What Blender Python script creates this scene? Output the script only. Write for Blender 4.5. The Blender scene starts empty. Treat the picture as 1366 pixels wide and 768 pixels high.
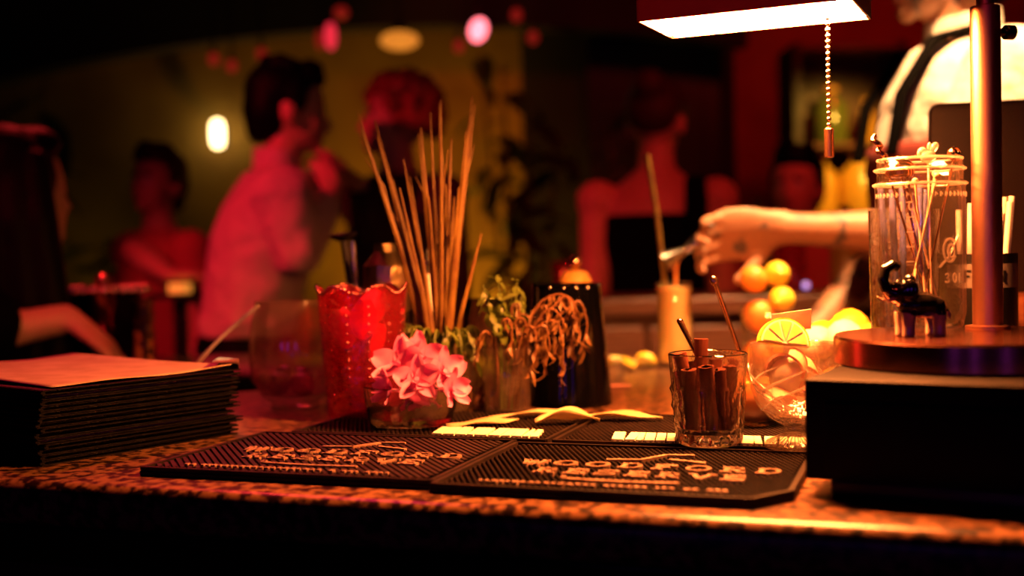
import bpy, bmesh, math, random
import numpy as np
from mathutils import Vector, Matrix, Euler

random.seed(7)
SC = bpy.context.scene
COL = SC.collection

# ------------------------------------------------------------------ camera
FPX = 1600.0                      # focal length in pixels of the 1366 x 768 frame
CAMZ = 1.235
PITCH = math.atan(49 / FPX)
ROLL = math.radians(1.2)
FW = Vector((0, math.cos(PITCH), -math.sin(PITCH)))
_R0, _U0 = Vector((1, 0, 0)), Vector((0, math.sin(PITCH), math.cos(PITCH)))
RT = _R0 * math.cos(ROLL) - _U0 * math.sin(ROLL)
UP = _R0 * math.sin(ROLL) + _U0 * math.cos(ROLL)
CAMP = Vector((0, 0, CAMZ))
cam = bpy.data.cameras.new('camera')
camo = bpy.data.objects.new('camera', cam)
COL.objects.link(camo)
cam.sensor_width = 36.0
cam.lens = 36.0 * FPX / 1366
cam.clip_start = 0.05
camo.matrix_world = Matrix(((RT.x, UP.x, -FW.x, 0), (RT.y, UP.y, -FW.y, 0), (RT.z, UP.z, -FW.z, CAMZ), (0, 0, 0, 1)))
cam.dof.use_dof = True
cam.dof.focus_distance = 1.10
cam.dof.aperture_fstop = 2.6
cam.dof.aperture_blades = 0
SC.camera = camo

# ------------------------------------------------------------------ world, exposure, lights
w = bpy.data.worlds.new('night')
SC.world = w
w.use_nodes = True
w.node_tree.nodes['Background'].inputs[0].default_value = (0.5, 0.08, 0.03, 1)
w.node_tree.nodes['Background'].inputs[1].default_value = 0.002
vs = SC.view_settings
vs.view_transform = 'Standard'
vs.look = 'None'
vs.exposure = 0.0
vs.gamma = 1.0
vs.use_curve_mapping = False
SC.cycles.max_bounces = 14
SC.cycles.transparent_max_bounces = 24
SC.cycles.sample_clamp_indirect = 4.0
SC.cycles.caustics_reflective = False
SC.cycles.caustics_refractive = True


def light(name, kind, loc, target, power, color, size=0.1, spot=60, blend=0.6):
    l = bpy.data.lights.new(name, kind)
    l.energy = power
    l.color = color
    if kind == 'AREA':
        l.size = size
    else:
        l.shadow_soft_size = size
    if kind == 'SPOT':
        l.spot_size = math.radians(spot)
        l.spot_blend = blend
    o = bpy.data.objects.new(name, l)
    COL.objects.link(o)
    o.location = loc
    if target is not None:
        o.rotation_euler = (Vector(target) - Vector(loc)).to_track_quat('-Z', 'Y').to_euler()
    return o


RED = (1.0, 0.02, 0.04)
# red stage spots in the ceiling of the room, except the added ones on bucket and lamp
light('red_spot_crowd', 'SPOT', (-2.0, 0.9, 2.60), (-0.66, 2.9, 1.25), 230, RED, 0.06, 30, 0.8)
light('red_fill_bucket', 'SPOT', (-1.0, 0.5, 2.60), (-0.78, 2.03, 1.1), 90, RED, 0.05, 20, 0.8)  # unseen spot added to redden the forearm and bucket rim
light('red_spot_counter', 'SPOT', (-0.62, 2.3, 2.75), (-0.31, 1.22, 1.05), 110, (1.0, 0.02, 0.08), 0.03, 22, 0.9)
light('red_spot_centre', 'SPOT', (0.9, 1.2, 2.75), (0.55, 3.3, 1.35), 80, (1.0, 0.03, 0.02), 0.06, 40, 0.8)
light('red_wall_wash', 'SPOT', (1.35, 3.6, 2.75), (1.35, 5.2, 1.9), 34, (1.0, 0.03, 0.01), 0.15, 90, 0.9)
light('red_plant_wash', 'SPOT', (-0.1, 3.7, 2.75), (0.0, 5.0, 2.0), 16, (1.0, 0.04, 0.03), 0.1, 60, 0.9)
light('red_left_wash', 'SPOT', (-1.1, 3.3, 2.75), (-0.8, 2.05, 1.25), 60, (1.0, 0.03, 0.03), 0.05, 48, 0.8)
light('red_fill_lamp', 'SPOT', (-0.35, -0.5, 2.65), (0.22, 1.02, 1.44), 30, (1.0, 0.05, 0.03), 0.05, 16, 0.8)  # unseen spot added to redden the lamp shade and base
# amber uplight that washes the olive back wall
light('amber_wall_wash', 'SPOT', (-0.25, 4.7, 0.35), (-0.30, 5.2, 1.75), 84, (1.0, 0.44, 0.035), 0.1, 95, 1.0)
light('amber_wall_wash_left', 'SPOT', (-1.6, 4.7, 0.5), (-1.3, 5.2, 1.5), 5, (0.9, 0.55, 0.05), 0.1, 110, 0.9)
# warm downlight over the bartender's station
light('bar_downlight', 'SPOT', (0.72, 1.55, 2.75), (0.57, 2.0, 1.30), 720, (1.0, 0.44, 0.15), 0.06, 42, 0.6)
light('back_shelf_light', 'SPOT', (1.35, 3.55, 2.1), (1.24, 4.4, 1.5), 75, (1.0, 0.5, 0.06), 0.05, 44, 0.8)
# unseen violet area lights, added behind the camera for glints on glossy black
for _x, _p in ((0.5, 0.28), (-0.5, 0.35), (-1.3, 0.35)):
    _v = light('violet_glint_light', 'AREA', (_x, -1.4, 1.19), (0.05, 1.4, 1.10), _p, (0.30, 0.06, 1.0), 0.02)
    _v.data.shape = 'RECTANGLE'
    _v.data.size_y = 0.30


# ------------------------------------------------------------------ pixel helpers (a pixel only gives a direction)
def ray(x, y):
    return FW + RT * ((x - 683) / FPX) + UP * ((384 - y) / FPX)


ZC = 1.05                          # counter top


def on_z(x, y, z=ZC):
    d = ray(x, y)
    return CAMP + d * ((z - CAMZ) / d.z)


def at_d(x, y, depth):
    d = ray(x, y)
    return CAMP + d * (depth / d.y)


# ------------------------------------------------------------------ materials
MATS = {}


def pm(name, base, rough=0.5, metal=0.0, col2=None, scale=20.0, detail=4.0, lo=0.4, hi=0.6, bump=0.0, bscale=60.0,
       coat=0.0, emit=None, estr=0.0, spec=0.5, trans=0.0, sss=0.0, alpha=None, sheen=0.0, vor=False, stretch=None, bdist=0.002):
    m = bpy.data.materials.new(name)
    m.use_nodes = True
    nt = m.node_tree
    b = nt.nodes['Principled BSDF']
    b.inputs['Base Color'].default_value = (*base, 1)
    b.inputs['Roughness'].default_value = rough
    b.inputs['Metallic'].default_value = metal
    b.inputs['Coat Weight'].default_value = coat
    b.inputs['Coat Roughness'].default_value = 0.08
    b.inputs['Specular IOR Level'].default_value = spec
    b.inputs['Transmission Weight'].default_value = trans
    b.inputs['Sheen Weight'].default_value = sheen
    if sss:
        b.inputs['Subsurface Weight'].default_value = sss
        b.inputs['Subsurface Scale'].default_value = 0.01
    if emit:
        b.inputs['Emission Color'].default_value = (*emit, 1)
        b.inputs['Emission Strength'].default_value = estr
    tc = nt.nodes.new('ShaderNodeTexCoord')
    src = tc.outputs['Object']
    if stretch:
        mp = nt.nodes.new('ShaderNodeMapping')
        mp.inputs['Scale'].default_value = stretch
        nt.links.new(src, mp.inputs['Vector'])
        src = mp.outputs['Vector']
    if col2:
        if vor:
            n = nt.nodes.new('ShaderNodeTexVoronoi')
            n.inputs['Scale'].default_value = scale
            out = n.outputs['Distance']
        else:
            n = nt.nodes.new('ShaderNodeTexNoise')
            n.inputs['Scale'].default_value = scale
            n.inputs['Detail'].default_value = detail
            out = n.outputs['Fac']
        nt.links.new(src, n.inputs['Vector'])
        r = nt.nodes.new('ShaderNodeValToRGB')
        r.color_ramp.elements[0].position = lo
        r.color_ramp.elements[1].position = hi
        r.color_ramp.elements[0].color = (*base, 1)
        r.color_ramp.elements[1].color = (*col2, 1)
        nt.links.new(out, r.inputs['Fac'])
        nt.links.new(r.outputs['Color'], b.inputs['Base Color'])
    if bump:
        n2 = nt.nodes.new('ShaderNodeTexNoise')
        n2.inputs['Scale'].default_value = bscale
        n2.inputs['Detail'].default_value = 3
        nt.links.new(src, n2.inputs['Vector'])
        bp = nt.nodes.new('ShaderNodeBump')
        bp.inputs['Strength'].default_value = bump
        bp.inputs['Distance'].default_value = bdist
        nt.links.new(n2.outputs['Fac'], bp.inputs['Height'])
        nt.links.new(bp.outputs['Normal'], b.inputs['Normal'])
    MATS[name] = m
    return m


def glass(name, tint=(0.97, 0.97, 0.97), rough=0.03, body=0.0, bcol=(1, 1, 1), bump=0.0, bscale=80, ior=1.45, boost=1.0, cap=0.35):
    """thin clear wall: light goes straight through, a fresnel share mirrors; 'body' adds a tinted haze, in clear glass imitating caught light"""
    m = bpy.data.materials.new(name)
    m.use_nodes = True
    nt = m.node_tree
    nt.nodes.remove(nt.nodes['Principled BSDF'])
    out = nt.nodes['Material Output']
    tr = nt.nodes.new('ShaderNodeBsdfTransparent')
    tr.inputs[0].default_value = (*tint, 1)
    gl = nt.nodes.new('ShaderNodeBsdfGlossy')
    gl.inputs['Roughness'].default_value = rough
    fr = nt.nodes.new('ShaderNodeFresnel')
    fr.inputs['IOR'].default_value = ior
    fac = fr.outputs[0]
    if boost != 1.0:
        mu = nt.nodes.new('ShaderNodeMath')
        mu.operation = 'MULTIPLY'
        mu.use_clamp = True
        mu.inputs[1].default_value = boost
        nt.links.new(fac, mu.inputs[0])
        fac = mu.outputs[0]
    mn = nt.nodes.new('ShaderNodeMath')
    mn.operation = 'MINIMUM'
    mn.inputs[1].default_value = cap
    nt.links.new(fac, mn.inputs[0])
    fac = mn.outputs[0]
    if bump:
        tc = nt.nodes.new('ShaderNodeTexCoord')
        n2 = nt.nodes.new('ShaderNodeTexNoise')
        n2.inputs['Scale'].default_value = bscale
        nt.links.new(tc.outputs['Object'], n2.inputs['Vector'])
        bp = nt.nodes.new('ShaderNodeBump')
        bp.inputs['Strength'].default_value = bump
        bp.inputs['Distance'].default_value = 0.003
        nt.links.new(n2.outputs['Fac'], bp.inputs['Height'])
        nt.links.new(bp.outputs['Normal'], gl.inputs['Normal'])
        nt.links.new(bp.outputs['Normal'], fr.inputs['Normal'])
    first = tr.outputs[0]
    if body:
        df = nt.nodes.new('ShaderNodeBsdfTranslucent')
        df.inputs[0].default_value = (*bcol, 1)
        d2 = nt.nodes.new('ShaderNodeBsdfDiffuse')
        d2.inputs[0].default_value = (*bcol, 1)
        ms = nt.nodes.new('ShaderNodeMixShader')
        nt.links.new(df.outputs[0], ms.inputs[1])
        nt.links.new(d2.outputs[0], ms.inputs[2])
        m2 = nt.nodes.new('ShaderNodeMixShader')
        m2.inputs[0].default_value = body
        nt.links.new(first, m2.inputs[1])
        nt.links.new(ms.outputs[0], m2.inputs[2])
        first = m2.outputs[0]
    mx = nt.nodes.new('ShaderNodeMixShader')
    nt.links.new(fac, mx.inputs[0])
    nt.links.new(first, mx.inputs[1])
    nt.links.new(gl.outputs[0], mx.inputs[2])
    nt.links.new(mx.outputs[0], out.inputs['Surface'])
    MATS[name] = m
    return m


def leafmat(name, c1, c2, transl=0.35, rough=0.45, scale=30):
    m = pm(name, c1, rough, col2=c2, scale=scale, lo=0.35, hi=0.65, bump=0.3, bscale=90)
    nt = m.node_tree
    b = nt.nodes['Principled BSDF']
    out = nt.nodes['Material Output']
    t = nt.nodes.new('ShaderNodeBsdfTranslucent')
    for l in b.inputs['Base Color'].links:
        nt.links.new(l.from_socket, t.inputs[0])
    mx = nt.nodes.new('ShaderNodeMixShader')
    mx.inputs[0].default_value = transl
    nt.links.new(b.outputs[0], mx.inputs[1])
    nt.links.new(t.outputs[0], mx.inputs[2])
    nt.links.new(mx.outputs[0], out.inputs['Surface'])
    return m


pm('granite', (0.19, 0.088, 0.038), 0.3, spec=0.3, col2=(0.008, 0.003, 0.002), scale=105, detail=12, lo=0.43, hi=0.57)
pm('dark_wood', (0.035, 0.016, 0.01), 0.4, col2=(0.02, 0.009, 0.006), scale=8, stretch=(1, 1, 12), bump=0.2)
pm('red_wood', (0.20, 0.075, 0.04), 0.35, col2=(0.11, 0.035, 0.02), scale=9, stretch=(1, 1, 14), bump=0.15)
pm('black_gloss', (0.0015, 0.0015, 0.002), 0.14)
pm('black_plastic', (0.003, 0.003, 0.003), 0.42, bump=0.1, bscale=700)
pm('box_black', (0.003, 0.002, 0.002), 0.55, spec=0.08)
pm('rubber', (0.007, 0.0045, 0.004), 0.5, spec=0.14, col2=(0.012, 0.007, 0.005), scale=60)
pm('mat_print', (0.24, 0.15, 0.10), 0.5, col2=(0.19, 0.11, 0.07), scale=80)
pm('mat_print_white', (0.75, 0.70, 0.55), 0.5, col2=(0.75, 0.68, 0.52), scale=60)
pm('leather', (0.002, 0.0016, 0.0014), 0.5, spec=0.08, bump=0.5, bscale=400)
pm('paper', (0.46, 0.32, 0.21), 0.75, col2=(0.37, 0.25, 0.15), scale=30, bump=0.15, bscale=60)
pm('brushed_copper', (0.72, 0.34, 0.19), 0.24, metal=1.0, bump=0.06, bscale=50, stretch=(1, 1, 40))
pm('lamp_base_metal', (0.45, 0.17, 0.11), 0.2, metal=1.0, bump=0.04, bscale=90, stretch=(1, 1, 20))
pm('lamp_steel', (0.72, 0.38, 0.25), 0.38, metal=1.0, bump=0.05, bscale=90, stretch=(20, 20, 1))
pm('shade_enamel', (0.34, 0.05, 0.03), 0.3, coat=0.3)
pm('lamp_panel', (1, 1, 1), 0.4, emit=(1.0, 0.245, 0.05), estr=660)
pm('chain_metal', (0.85, 0.62, 0.42), 0.18, metal=1.0)
pm('steel', (0.7, 0.66, 0.62), 0.2, metal=1.0)
pm('copper_tube', (0.85, 0.48, 0.3), 0.15, metal=1.0)
pm('gold_tin', (0.75, 0.58, 0.28), 0.28, metal=1.0, bump=0.8, bscale=90)
pm('bead_metal', (0.9, 0.6, 0.6), 0.2, metal=1.0)
pm('red_metal', (0.6, 0.2, 0.2), 0.15, metal=1.0, bump=0.6, bscale=60)
glass('clear_glass', (0.985, 0.985, 0.985), 0.05, body=0.015, bcol=(1, 0.7, 0.5), boost=1.2, cap=0.18)
pm('crystal', (1, 0.97, 0.93), 0.03, trans=1.0, bump=0.25, bscale=140)
pm('shaker_black', (0.001, 0.001, 0.0015), 0.10, spec=0.22)
glass('jar_glass', (0.98, 0.97, 0.96), 0.07, body=0.008, bcol=(1, 0.75, 0.5), bump=0.3, bscale=60, boost=1.5, cap=0.25)
glass('emboss_glass', (0.9, 0.86, 0.82), 0.05, body=0.32, bcol=(1, 0.9, 0.8), boost=2.0)
glass('goblet_glass', (0.985, 0.96, 0.93), 0.07, body=0.05, bcol=(1, 0.7, 0.5), bump=1.0, bscale=110, boost=1.8, cap=0.35)
glass('red_glass', (0.95, 0.30, 0.38), 0.05, body=0.10, bcol=(0.85, 0.05, 0.13), bump=0.8, bscale=120, boost=2.4)
glass('bowl_glass', (0.98, 0.97, 0.97), 0.10, body=0.045, bcol=(1, 0.5, 0.4), boost=1.5, cap=0.3)  # pinkish body haze stands in for red light caught in the bowl
glass('water', (0.93, 0.9, 0.84), 0.02, body=0.06, bcol=(0.8, 0.6, 0.4))
pm('amber_drink', (0.75, 0.28, 0.07), 0.2, sss=0.3, coat=0.4)
pm('cream_drink', (0.82, 0.60, 0.22), 0.45, col2=(0.75, 0.5, 0.16), scale=20, sss=0.3)
pm('pink_drink', (0.75, 0.4, 0.35), 0.4, sss=0.2)
pm('cinnamon', (0.055, 0.010, 0.005), 0.8, spec=0.2, col2=(0.14, 0.030, 0.014), scale=40, stretch=(1, 1, 0.15), bump=0.6, bscale=160)
pm('lemon_peel', (0.85, 0.55, 0.03), 0.4, col2=(0.8, 0.62, 0.06), scale=25, bump=0.5, bscale=260, sss=0.1)
pm('lime_peel', (0.45, 0.48, 0.05), 0.4, col2=(0.6, 0.5, 0.05), scale=25, bump=0.5, bscale=260)
pm('orange_peel', (0.85, 0.28, 0.03), 0.42, col2=(0.9, 0.36, 0.05), scale=25, bump=0.5, bscale=260)
pm('lemon_flesh', (0.95, 0.80, 0.28), 0.3, col2=(0.9, 0.7, 0.16), scale=60, sss=0.4)
pm('pith', (0.95, 0.88, 0.70), 0.6, bump=0.2, sss=0.2)
pm('grapefruit_peel', (0.85, 0.38, 0.24), 0.5, col2=(0.8, 0.3, 0.18), scale=40, bump=0.4, bscale=200)
pm('porcelain_black', (0.01, 0.008, 0.007), 0.1, coat=0.6)
pm('porcelain_pink', (0.7, 0.42, 0.3), 0.2, coat=0.5)
pm('straw_white', (0.8, 0.76, 0.72), 0.4, trans=0.1)
pm('straw_blue', (0.07, 0.09, 0.26), 0.35)
pm('label_print', (0.16, 0.14, 0.13), 0.6)
pm('wood_pick', (0.75, 0.5, 0.3), 0.5)
leafmat('petal', (0.75, 0.13, 0.40), (0.85, 0.30, 0.60), 0.4, 0.5, 45)
leafmat('lemongrass', (0.20, 0.12, 0.015), (0.11, 0.045, 0.007), 0.2, 0.5, 35)
leafmat('mint', (0.12, 0.17, 0.02), (0.05, 0.08, 0.01), 0.3)
leafmat('wilted', (0.16, 0.085, 0.02), (0.08, 0.035, 0.01), 0.25)
leafmat('stem_brown', (0.15, 0.065, 0.02), (0.09, 0.035, 0.012), 0.1)
leafmat('husk', (0.62, 0.52, 0.28), (0.52, 0.40, 0.19), 0.3)
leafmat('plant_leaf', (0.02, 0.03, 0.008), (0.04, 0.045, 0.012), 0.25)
pm('terracotta', (0.3, 0.12, 0.07), 0.7, bump=0.3)
pm('skin', (0.62, 0.36, 0.26), 0.5, col2=(0.56, 0.3, 0.21), scale=12, sss=0.15)
pm('skin_tattoo', (0.40, 0.19, 0.11), 0.5, col2=(0.12, 0.08, 0.07), scale=26, lo=0.56, hi=0.62, detail=2, sss=0.1)
pm('lips', (0.45, 0.16, 0.13), 0.4)
pm('eye', (0.75, 0.7, 0.66), 0.2)
pm('brow', (0.03, 0.018, 0.012), 0.7)
pm('hair_black', (0.0015, 0.001, 0.001), 0.55, spec=0.08, bump=0.9, bscale=90, stretch=(1, 1, 0.15))
pm('hair_brown', (0.045, 0.018, 0.012), 0.5, spec=0.15, bump=0.9, bscale=90, stretch=(1, 1, 0.15))
pm('hair_red', (0.42, 0.08, 0.05), 0.5, col2=(0.25, 0.04, 0.03), scale=30, bump=1.0, bscale=70)
pm('pink_shirt', (0.72, 0.5, 0.52), 0.8, bump=0.9, bscale=9, bdist=0.06, sheen=0.2)
pm('white_shirt', (0.85, 0.80, 0.74), 0.8, bump=0.6, bscale=10, bdist=0.04, sheen=0.2)
pm('black_cloth', (0.0012, 0.001, 0.001), 0.85, spec=0.05, bump=0.4, bscale=20)
pm('dark_jacket', (0.03, 0.012, 0.012), 0.75, bump=0.4, bscale=18)
pm('red_cloth', (0.45, 0.10, 0.09), 0.8, bump=0.4, bscale=18)
pm('shoe', (0.02, 0.014, 0.01), 0.4)
pm('apron', (0.22, 0.03, 0.025), 0.8, bump=0.4, bscale=25)
pm('screen_back', (0.010, 0.0045, 0.0035), 0.5, spec=0.2, bump=0.15, bscale=500)
pm('wall_olive', (0.32, 0.20, 0.035), 0.9, col2=(0.24, 0.14, 0.025), scale=4, bump=0.3, bscale=40)
pm('wall_dark', (0.05, 0.03, 0.025), 0.9, bump=0.3, bscale=40)
pm('wall_red', (0.30, 0.05, 0.035), 0.85, col2=(0.22, 0.035, 0.025), scale=4, bump=0.3, bscale=40)
pm('floor_stone', (0.04, 0.03, 0.028), 0.5, col2=(0.03, 0.022, 0.02), scale=6)
pm('ceiling_black', (0.012, 0.01, 0.01), 0.9)
pm('bulb_white', (1, 1, 1), 0.4, emit=(1.0, 0.68, 0.28), estr=9)
pm('bulb_pink', (0.1, 0.02, 0.02), 0.4, emit=(1.0, 0.16, 0.20), estr=4)
pm('bulb_amber', (0.1, 0.03, 0.01), 0.4, emit=(1.0, 0.30, 0.03), estr=0.75)
pm('bulb_red', (0.1, 0.01, 0.01), 0.4, emit=(1.0, 0.03, 0.06), estr=0.9)
pm('bulb_dim_red', (0.05, 0.005, 0.005), 0.4, emit=(1.0, 0.03, 0.02), estr=0.2)
pm('glow_violet', (1, 1, 1), 0.4, emit=(0.5, 0.3, 1.0), estr=1.2)
pm('flame', (1, 1, 1), 0.4, emit=(1.0, 0.42, 0.08), estr=4)
pm('lantern_amber', (1, 0.6, 0.2), 0.5, emit=(1.0, 0.33, 0.04), estr=0.7)
pm('bottle_green', (0.10, 0.13, 0.03), 0.15, coat=0.4)
pm('bottle_yellow', (0.75, 0.42, 0.06), 0.3, coat=0.4)
pm('cap_yellow', (0.75, 0.40, 0.08), 0.4)
pm('cap_white', (0.75, 0.68, 0.58), 0.4)


# ------------------------------------------------------------------ mesh building
class MB:
    def __init__(self):
        self.v, self.f, self.mi = [], [], []

    def add(self, vs, fs, m=0):
        o = len(self.v)
        self.v += [tuple(p) for p in vs]
        self.f += [tuple(i + o for i in f) for f in fs]
        self.mi += [m] * len(fs)
        return self

    def box(self, c, s, rot=None, m=0):
        x, y, z = s[0] / 2, s[1] / 2, s[2] / 2
        p = [Vector(q) for q in ((-x, -y, -z), (x, -y, -z), (x, y, -z), (-x, y, -z), (-x, -y, z), (x, -y, z), (x, y, z), (-x, y, z))]
        if rot is not None:
            p = [rot @ q for q in p]
        c = Vector(c)
        return self.add([q + c for q in p], [(0, 3, 2, 1), (4, 5, 6, 7), (0, 1, 5, 4), (1, 2, 6, 5), (2, 3, 7, 6), (3, 0, 4, 7)], m)

    def loft(self, rings, cap=True, m=0, closed=False):
        n = len(rings[0])
        vs = [p for r in rings for p in r]
        fs = []
        k = len(rings)
        for i in range(k if closed else k - 1):
            a, b = i * n, ((i + 1) % k) * n
            for j in range(n):
                fs.append((a + j, a + (j + 1) % n, b + (j + 1) % n, b + j))
        if cap and not closed:
            fs.append(tuple(range(n - 1, -1, -1)))
            fs.append(tuple((k - 1) * n + j for j in range(n)))
        return self.add(vs, fs, m)

    def tube(self, pts, rads, n=8, m=0, flat=1.0, up=None):
        pts = [Vector(p) for p in pts]
        if not hasattr(rads, '__len__'):
            rads = [rads] * len(pts)
        rings = []
        prev = None
        for i, p in enumerate(pts):
            t = (pts[min(i + 1, len(pts) - 1)] - pts[max(i - 1, 0)])
            if t.length < 1e-9:
                t = Vector((0, 0, 1))
            t.normalize()
            if prev is None:
                a = Vector(up) if up is not None else (Vector((1, 0, 0)) if abs(t.x) < 0.8 else Vector((0, 1, 0)))
            else:
                a = prev
            a = a - t * a.dot(t)
            a.normalize()
            prev = a
            b = t.cross(a)
            rings.append([p + (a * math.cos(2 * math.pi * j / n) + b * (flat * math.sin(2 * math.pi * j / n))) * rads[i] for j in range(n)])
        return self.loft(rings, True, m)

    def lathe(self, prof, n=32, c=(0, 0, 0), mod=None, m=0):
        """prof: (radius, z) list; mod(angle, k) scales the radius at point k"""
        cx, cy, cz = c
        vs, fs, idx = [], [], []
        for k, (r, z) in enumerate(prof):
            if r <= 1e-6:
                idx.append([len(vs)] * n)
                vs.append((cx, cy, cz + z))
            else:
                row = []
                for j in range(n):
                    a = 2 * math.pi * j / n
                    s = mod(a, k) if mod else 1.0
                    dz = 0.0
                    if isinstance(s, tuple):
                        s, dz = s
                    row.append(len(vs))
                    vs.append((cx + r * s * math.cos(a), cy + r * s * math.sin(a), cz + z + dz))
                idx.append(row)
        for k in range(len(prof) - 1):
            for j in range(n):
                q = [idx[k][j], idx[k][(j + 1) % n], idx[k + 1][(j + 1) % n], idx[k + 1][j]]
                q = list(dict.fromkeys(q))
                if len(q) > 2:
                    fs.append(tuple(q))
        return self.add(vs, fs, m)

    def ell(self, c, r, n=14, k=10, rot=None, m=0):
        c = Vector(c)
        if not hasattr(r, '__len__'):
            r = (r, r, r)
        vs = [Vector((0, 0, -r[2]))]
        for i in range(1, k):
            t = -math.pi / 2 + math.pi * i / k
            for j in range(n):
                a = 2 * math.pi * j / n
                vs.append(Vector((r[0] * math.cos(t) * math.cos(a), r[1] * math.cos(t) * math.sin(a), r[2] * math.sin(t))))
        vs.append(Vector((0, 0, r[2])))
        if rot is not None:
            vs = [rot @ p for p in vs]
        vs = [p + c for p in vs]
        fs = [(0, 1 + (j + 1) % n, 1 + j) for j in range(n)]
        for i in range(k - 2):
            a, b = 1 + i * n, 1 + (i + 1) * n
            fs += [(a + j, a + (j + 1) % n, b + (j + 1) % n, b + j) for j in range(n)]
        a, e = 1 + (k - 2) * n, len(vs) - 1
        fs += [(a + j, a + (j + 1) % n, e) for j in range(n)]
        return self.add(vs, fs, m)

    def prism(self, poly, z0, z1, xf=None, m=0):
        n = len(poly)
        vs = [Vector((x, y, z0)) for x, y in poly] + [Vector((x, y, z1)) for x, y in poly]
        if xf is not None:
            vs = [xf @ p for p in vs]
        return self.add(vs, [tuple(range(n - 1, -1, -1)), tuple(range(n, 2 * n))] + [(i, (i + 1) % n, n + (i + 1) % n, n + i) for i in range(n)], m)

    def mesh(self, name, mats):
        me = bpy.data.meshes.new(name)
        me.from_pydata(self.v, [], self.f)
        for m in (mats if isinstance(mats, (list, tuple)) else [mats]):
            me.materials.append(MATS[m])
        if len(me.materials) > 1:
            me.polygons.foreach_set('material_index', self.mi)
        me.update()
        return me

    def build(self, name, mats, parent=None, smooth=40, bevel=0.0, seg=2, loc=None):
        me = self.mesh(name, mats)
        if bevel:
            bm = bmesh.new()
            bm.from_mesh(me)
            bmesh.ops.recalc_face_normals(bm, faces=bm.faces)
            es = [e for e in bm.edges if len(e.link_faces) == 2 and e.calc_face_angle(0) > 0.6]
            bmesh.ops.bevel(bm, geom=es, offset=bevel, segments=seg, profile=0.5, affect='EDGES')
            bm.to_mesh(me)
            bm.free()
        return link(name, me, parent, smooth, loc)


def link(name, me, parent=None, smooth=40, loc=None):
    if smooth:
        me.shade_smooth()
        if smooth < 180:
            me.set_sharp_from_angle(angle=math.radians(smooth))
    o = bpy.data.objects.new(name, me)
    COL.objects.link(o)
    if parent is not None:
        o.parent = parent
    if loc is not None:
        o.location = loc
    return o


def tag(o, label=None, cat=None, group=None, kind=None):
    if label:
        o['label'] = label
    if cat:
        o['category'] = cat
    if group:
        o['group'] = group
    if kind:
        o['kind'] = kind
    return o


def thing(name, label, cat, loc=(0, 0, 0), rz=0.0, group=None, rot=None):
    o = bpy.data.objects.new(name, None)
    o.empty_display_size = 0.05
    COL.objects.link(o)
    o.location = loc
    o.rotation_euler = rot if rot is not None else (0, 0, rz)
    return tag(o, label, cat, group)


def rotz(a):
    return Matrix.Rotation(a, 3, 'Z')


def unit(v):
    return Vector(v).normalized()


def bez(p0, p1, p2, p3, n=10):
    p0, p1, p2, p3 = map(Vector, (p0, p1, p2, p3))
    out = []
    for i in range(n + 1):
        t = i / n
        out.append(p0 * (1 - t) ** 3 + p1 * 3 * t * (1 - t) ** 2 + p2 * 3 * t * t * (1 - t) + p3 * t ** 3)
    return out


def voxel(mb, name, mats, size, smooth_it=3, colorize=None):
    """union of closed pieces into one continuous skin"""
    me = mb.mesh(name + '_raw', mats[0] if isinstance(mats, (list, tuple)) else mats)
    o = bpy.data.objects.new(name + '_raw', me)
    COL.objects.link(o)
    r = o.modifiers.new('r', 'REMESH')
    r.mode = 'VOXEL'
    r.voxel_size = size
    s = o.modifiers.new('s', 'SMOOTH')
    s.iterations = smooth_it
    s.factor = 0.5
    dg = bpy.context.evaluated_depsgraph_get()
    ev = o.evaluated_get(dg)
    out = bpy.data.meshes.new_from_object(ev)
    bpy.data.objects.remove(o)
    bpy.data.meshes.remove(me)
    out.name = name
    if isinstance(mats, (list, tuple)):
        for m in mats[1:]:
            out.materials.append(MATS[m])
        if colorize:
            for p in out.polygons:
                k = colorize(p.center)
                if k:
                    p.material_index = k
    return out

# ------------------------------------------------------------------ the room
XL, XR, YB, YF, ZT = -3.2, 3.4, 5.2, -2.2, 2.85


def slab(name, c, s, mat, parent=None):
    o = MB().box(c, s).build(name, mat, parent, smooth=0)
    if parent is None:
        o['kind'] = 'structure'
    return o


slab('floor', ((XL + XR) / 2, (YB + YF) / 2, -0.05), (XR - XL, YB - YF, 0.1), 'floor_stone')
slab('ceiling', ((XL + XR) / 2, (YB + YF) / 2, ZT + 0.05), (XR - XL, YB - YF, 0.1), 'ceiling_black')
XB1, XB2 = 0.06, 0.98             # the back wall is olive, then a stretch coloured black as shade, then red
slab('wall_back', ((XL + XB1) / 2, YB + 0.05, ZT / 2), (XB1 - XL, 0.1, ZT), 'wall_olive')
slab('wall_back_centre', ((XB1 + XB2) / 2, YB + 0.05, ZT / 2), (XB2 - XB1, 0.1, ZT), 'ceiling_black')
slab('wall_back_right', ((XR + XB2) / 2, YB + 0.05, ZT / 2), (XR - XB2, 0.1, ZT), 'wall_red')
slab('wall_left', (XL - 0.05, (YB + YF) / 2, ZT / 2), (0.1, YB - YF, ZT), 'wall_dark')
slab('wall_right', (XR + 0.05, (YB + YF) / 2, ZT / 2), (0.1, YB - YF, ZT), 'wall_dark')
slab('wall_front', ((XL + XR) / 2, YF - 0.05, ZT / 2), (XR - XL, 0.1, ZT), 'wall_dark')
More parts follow.
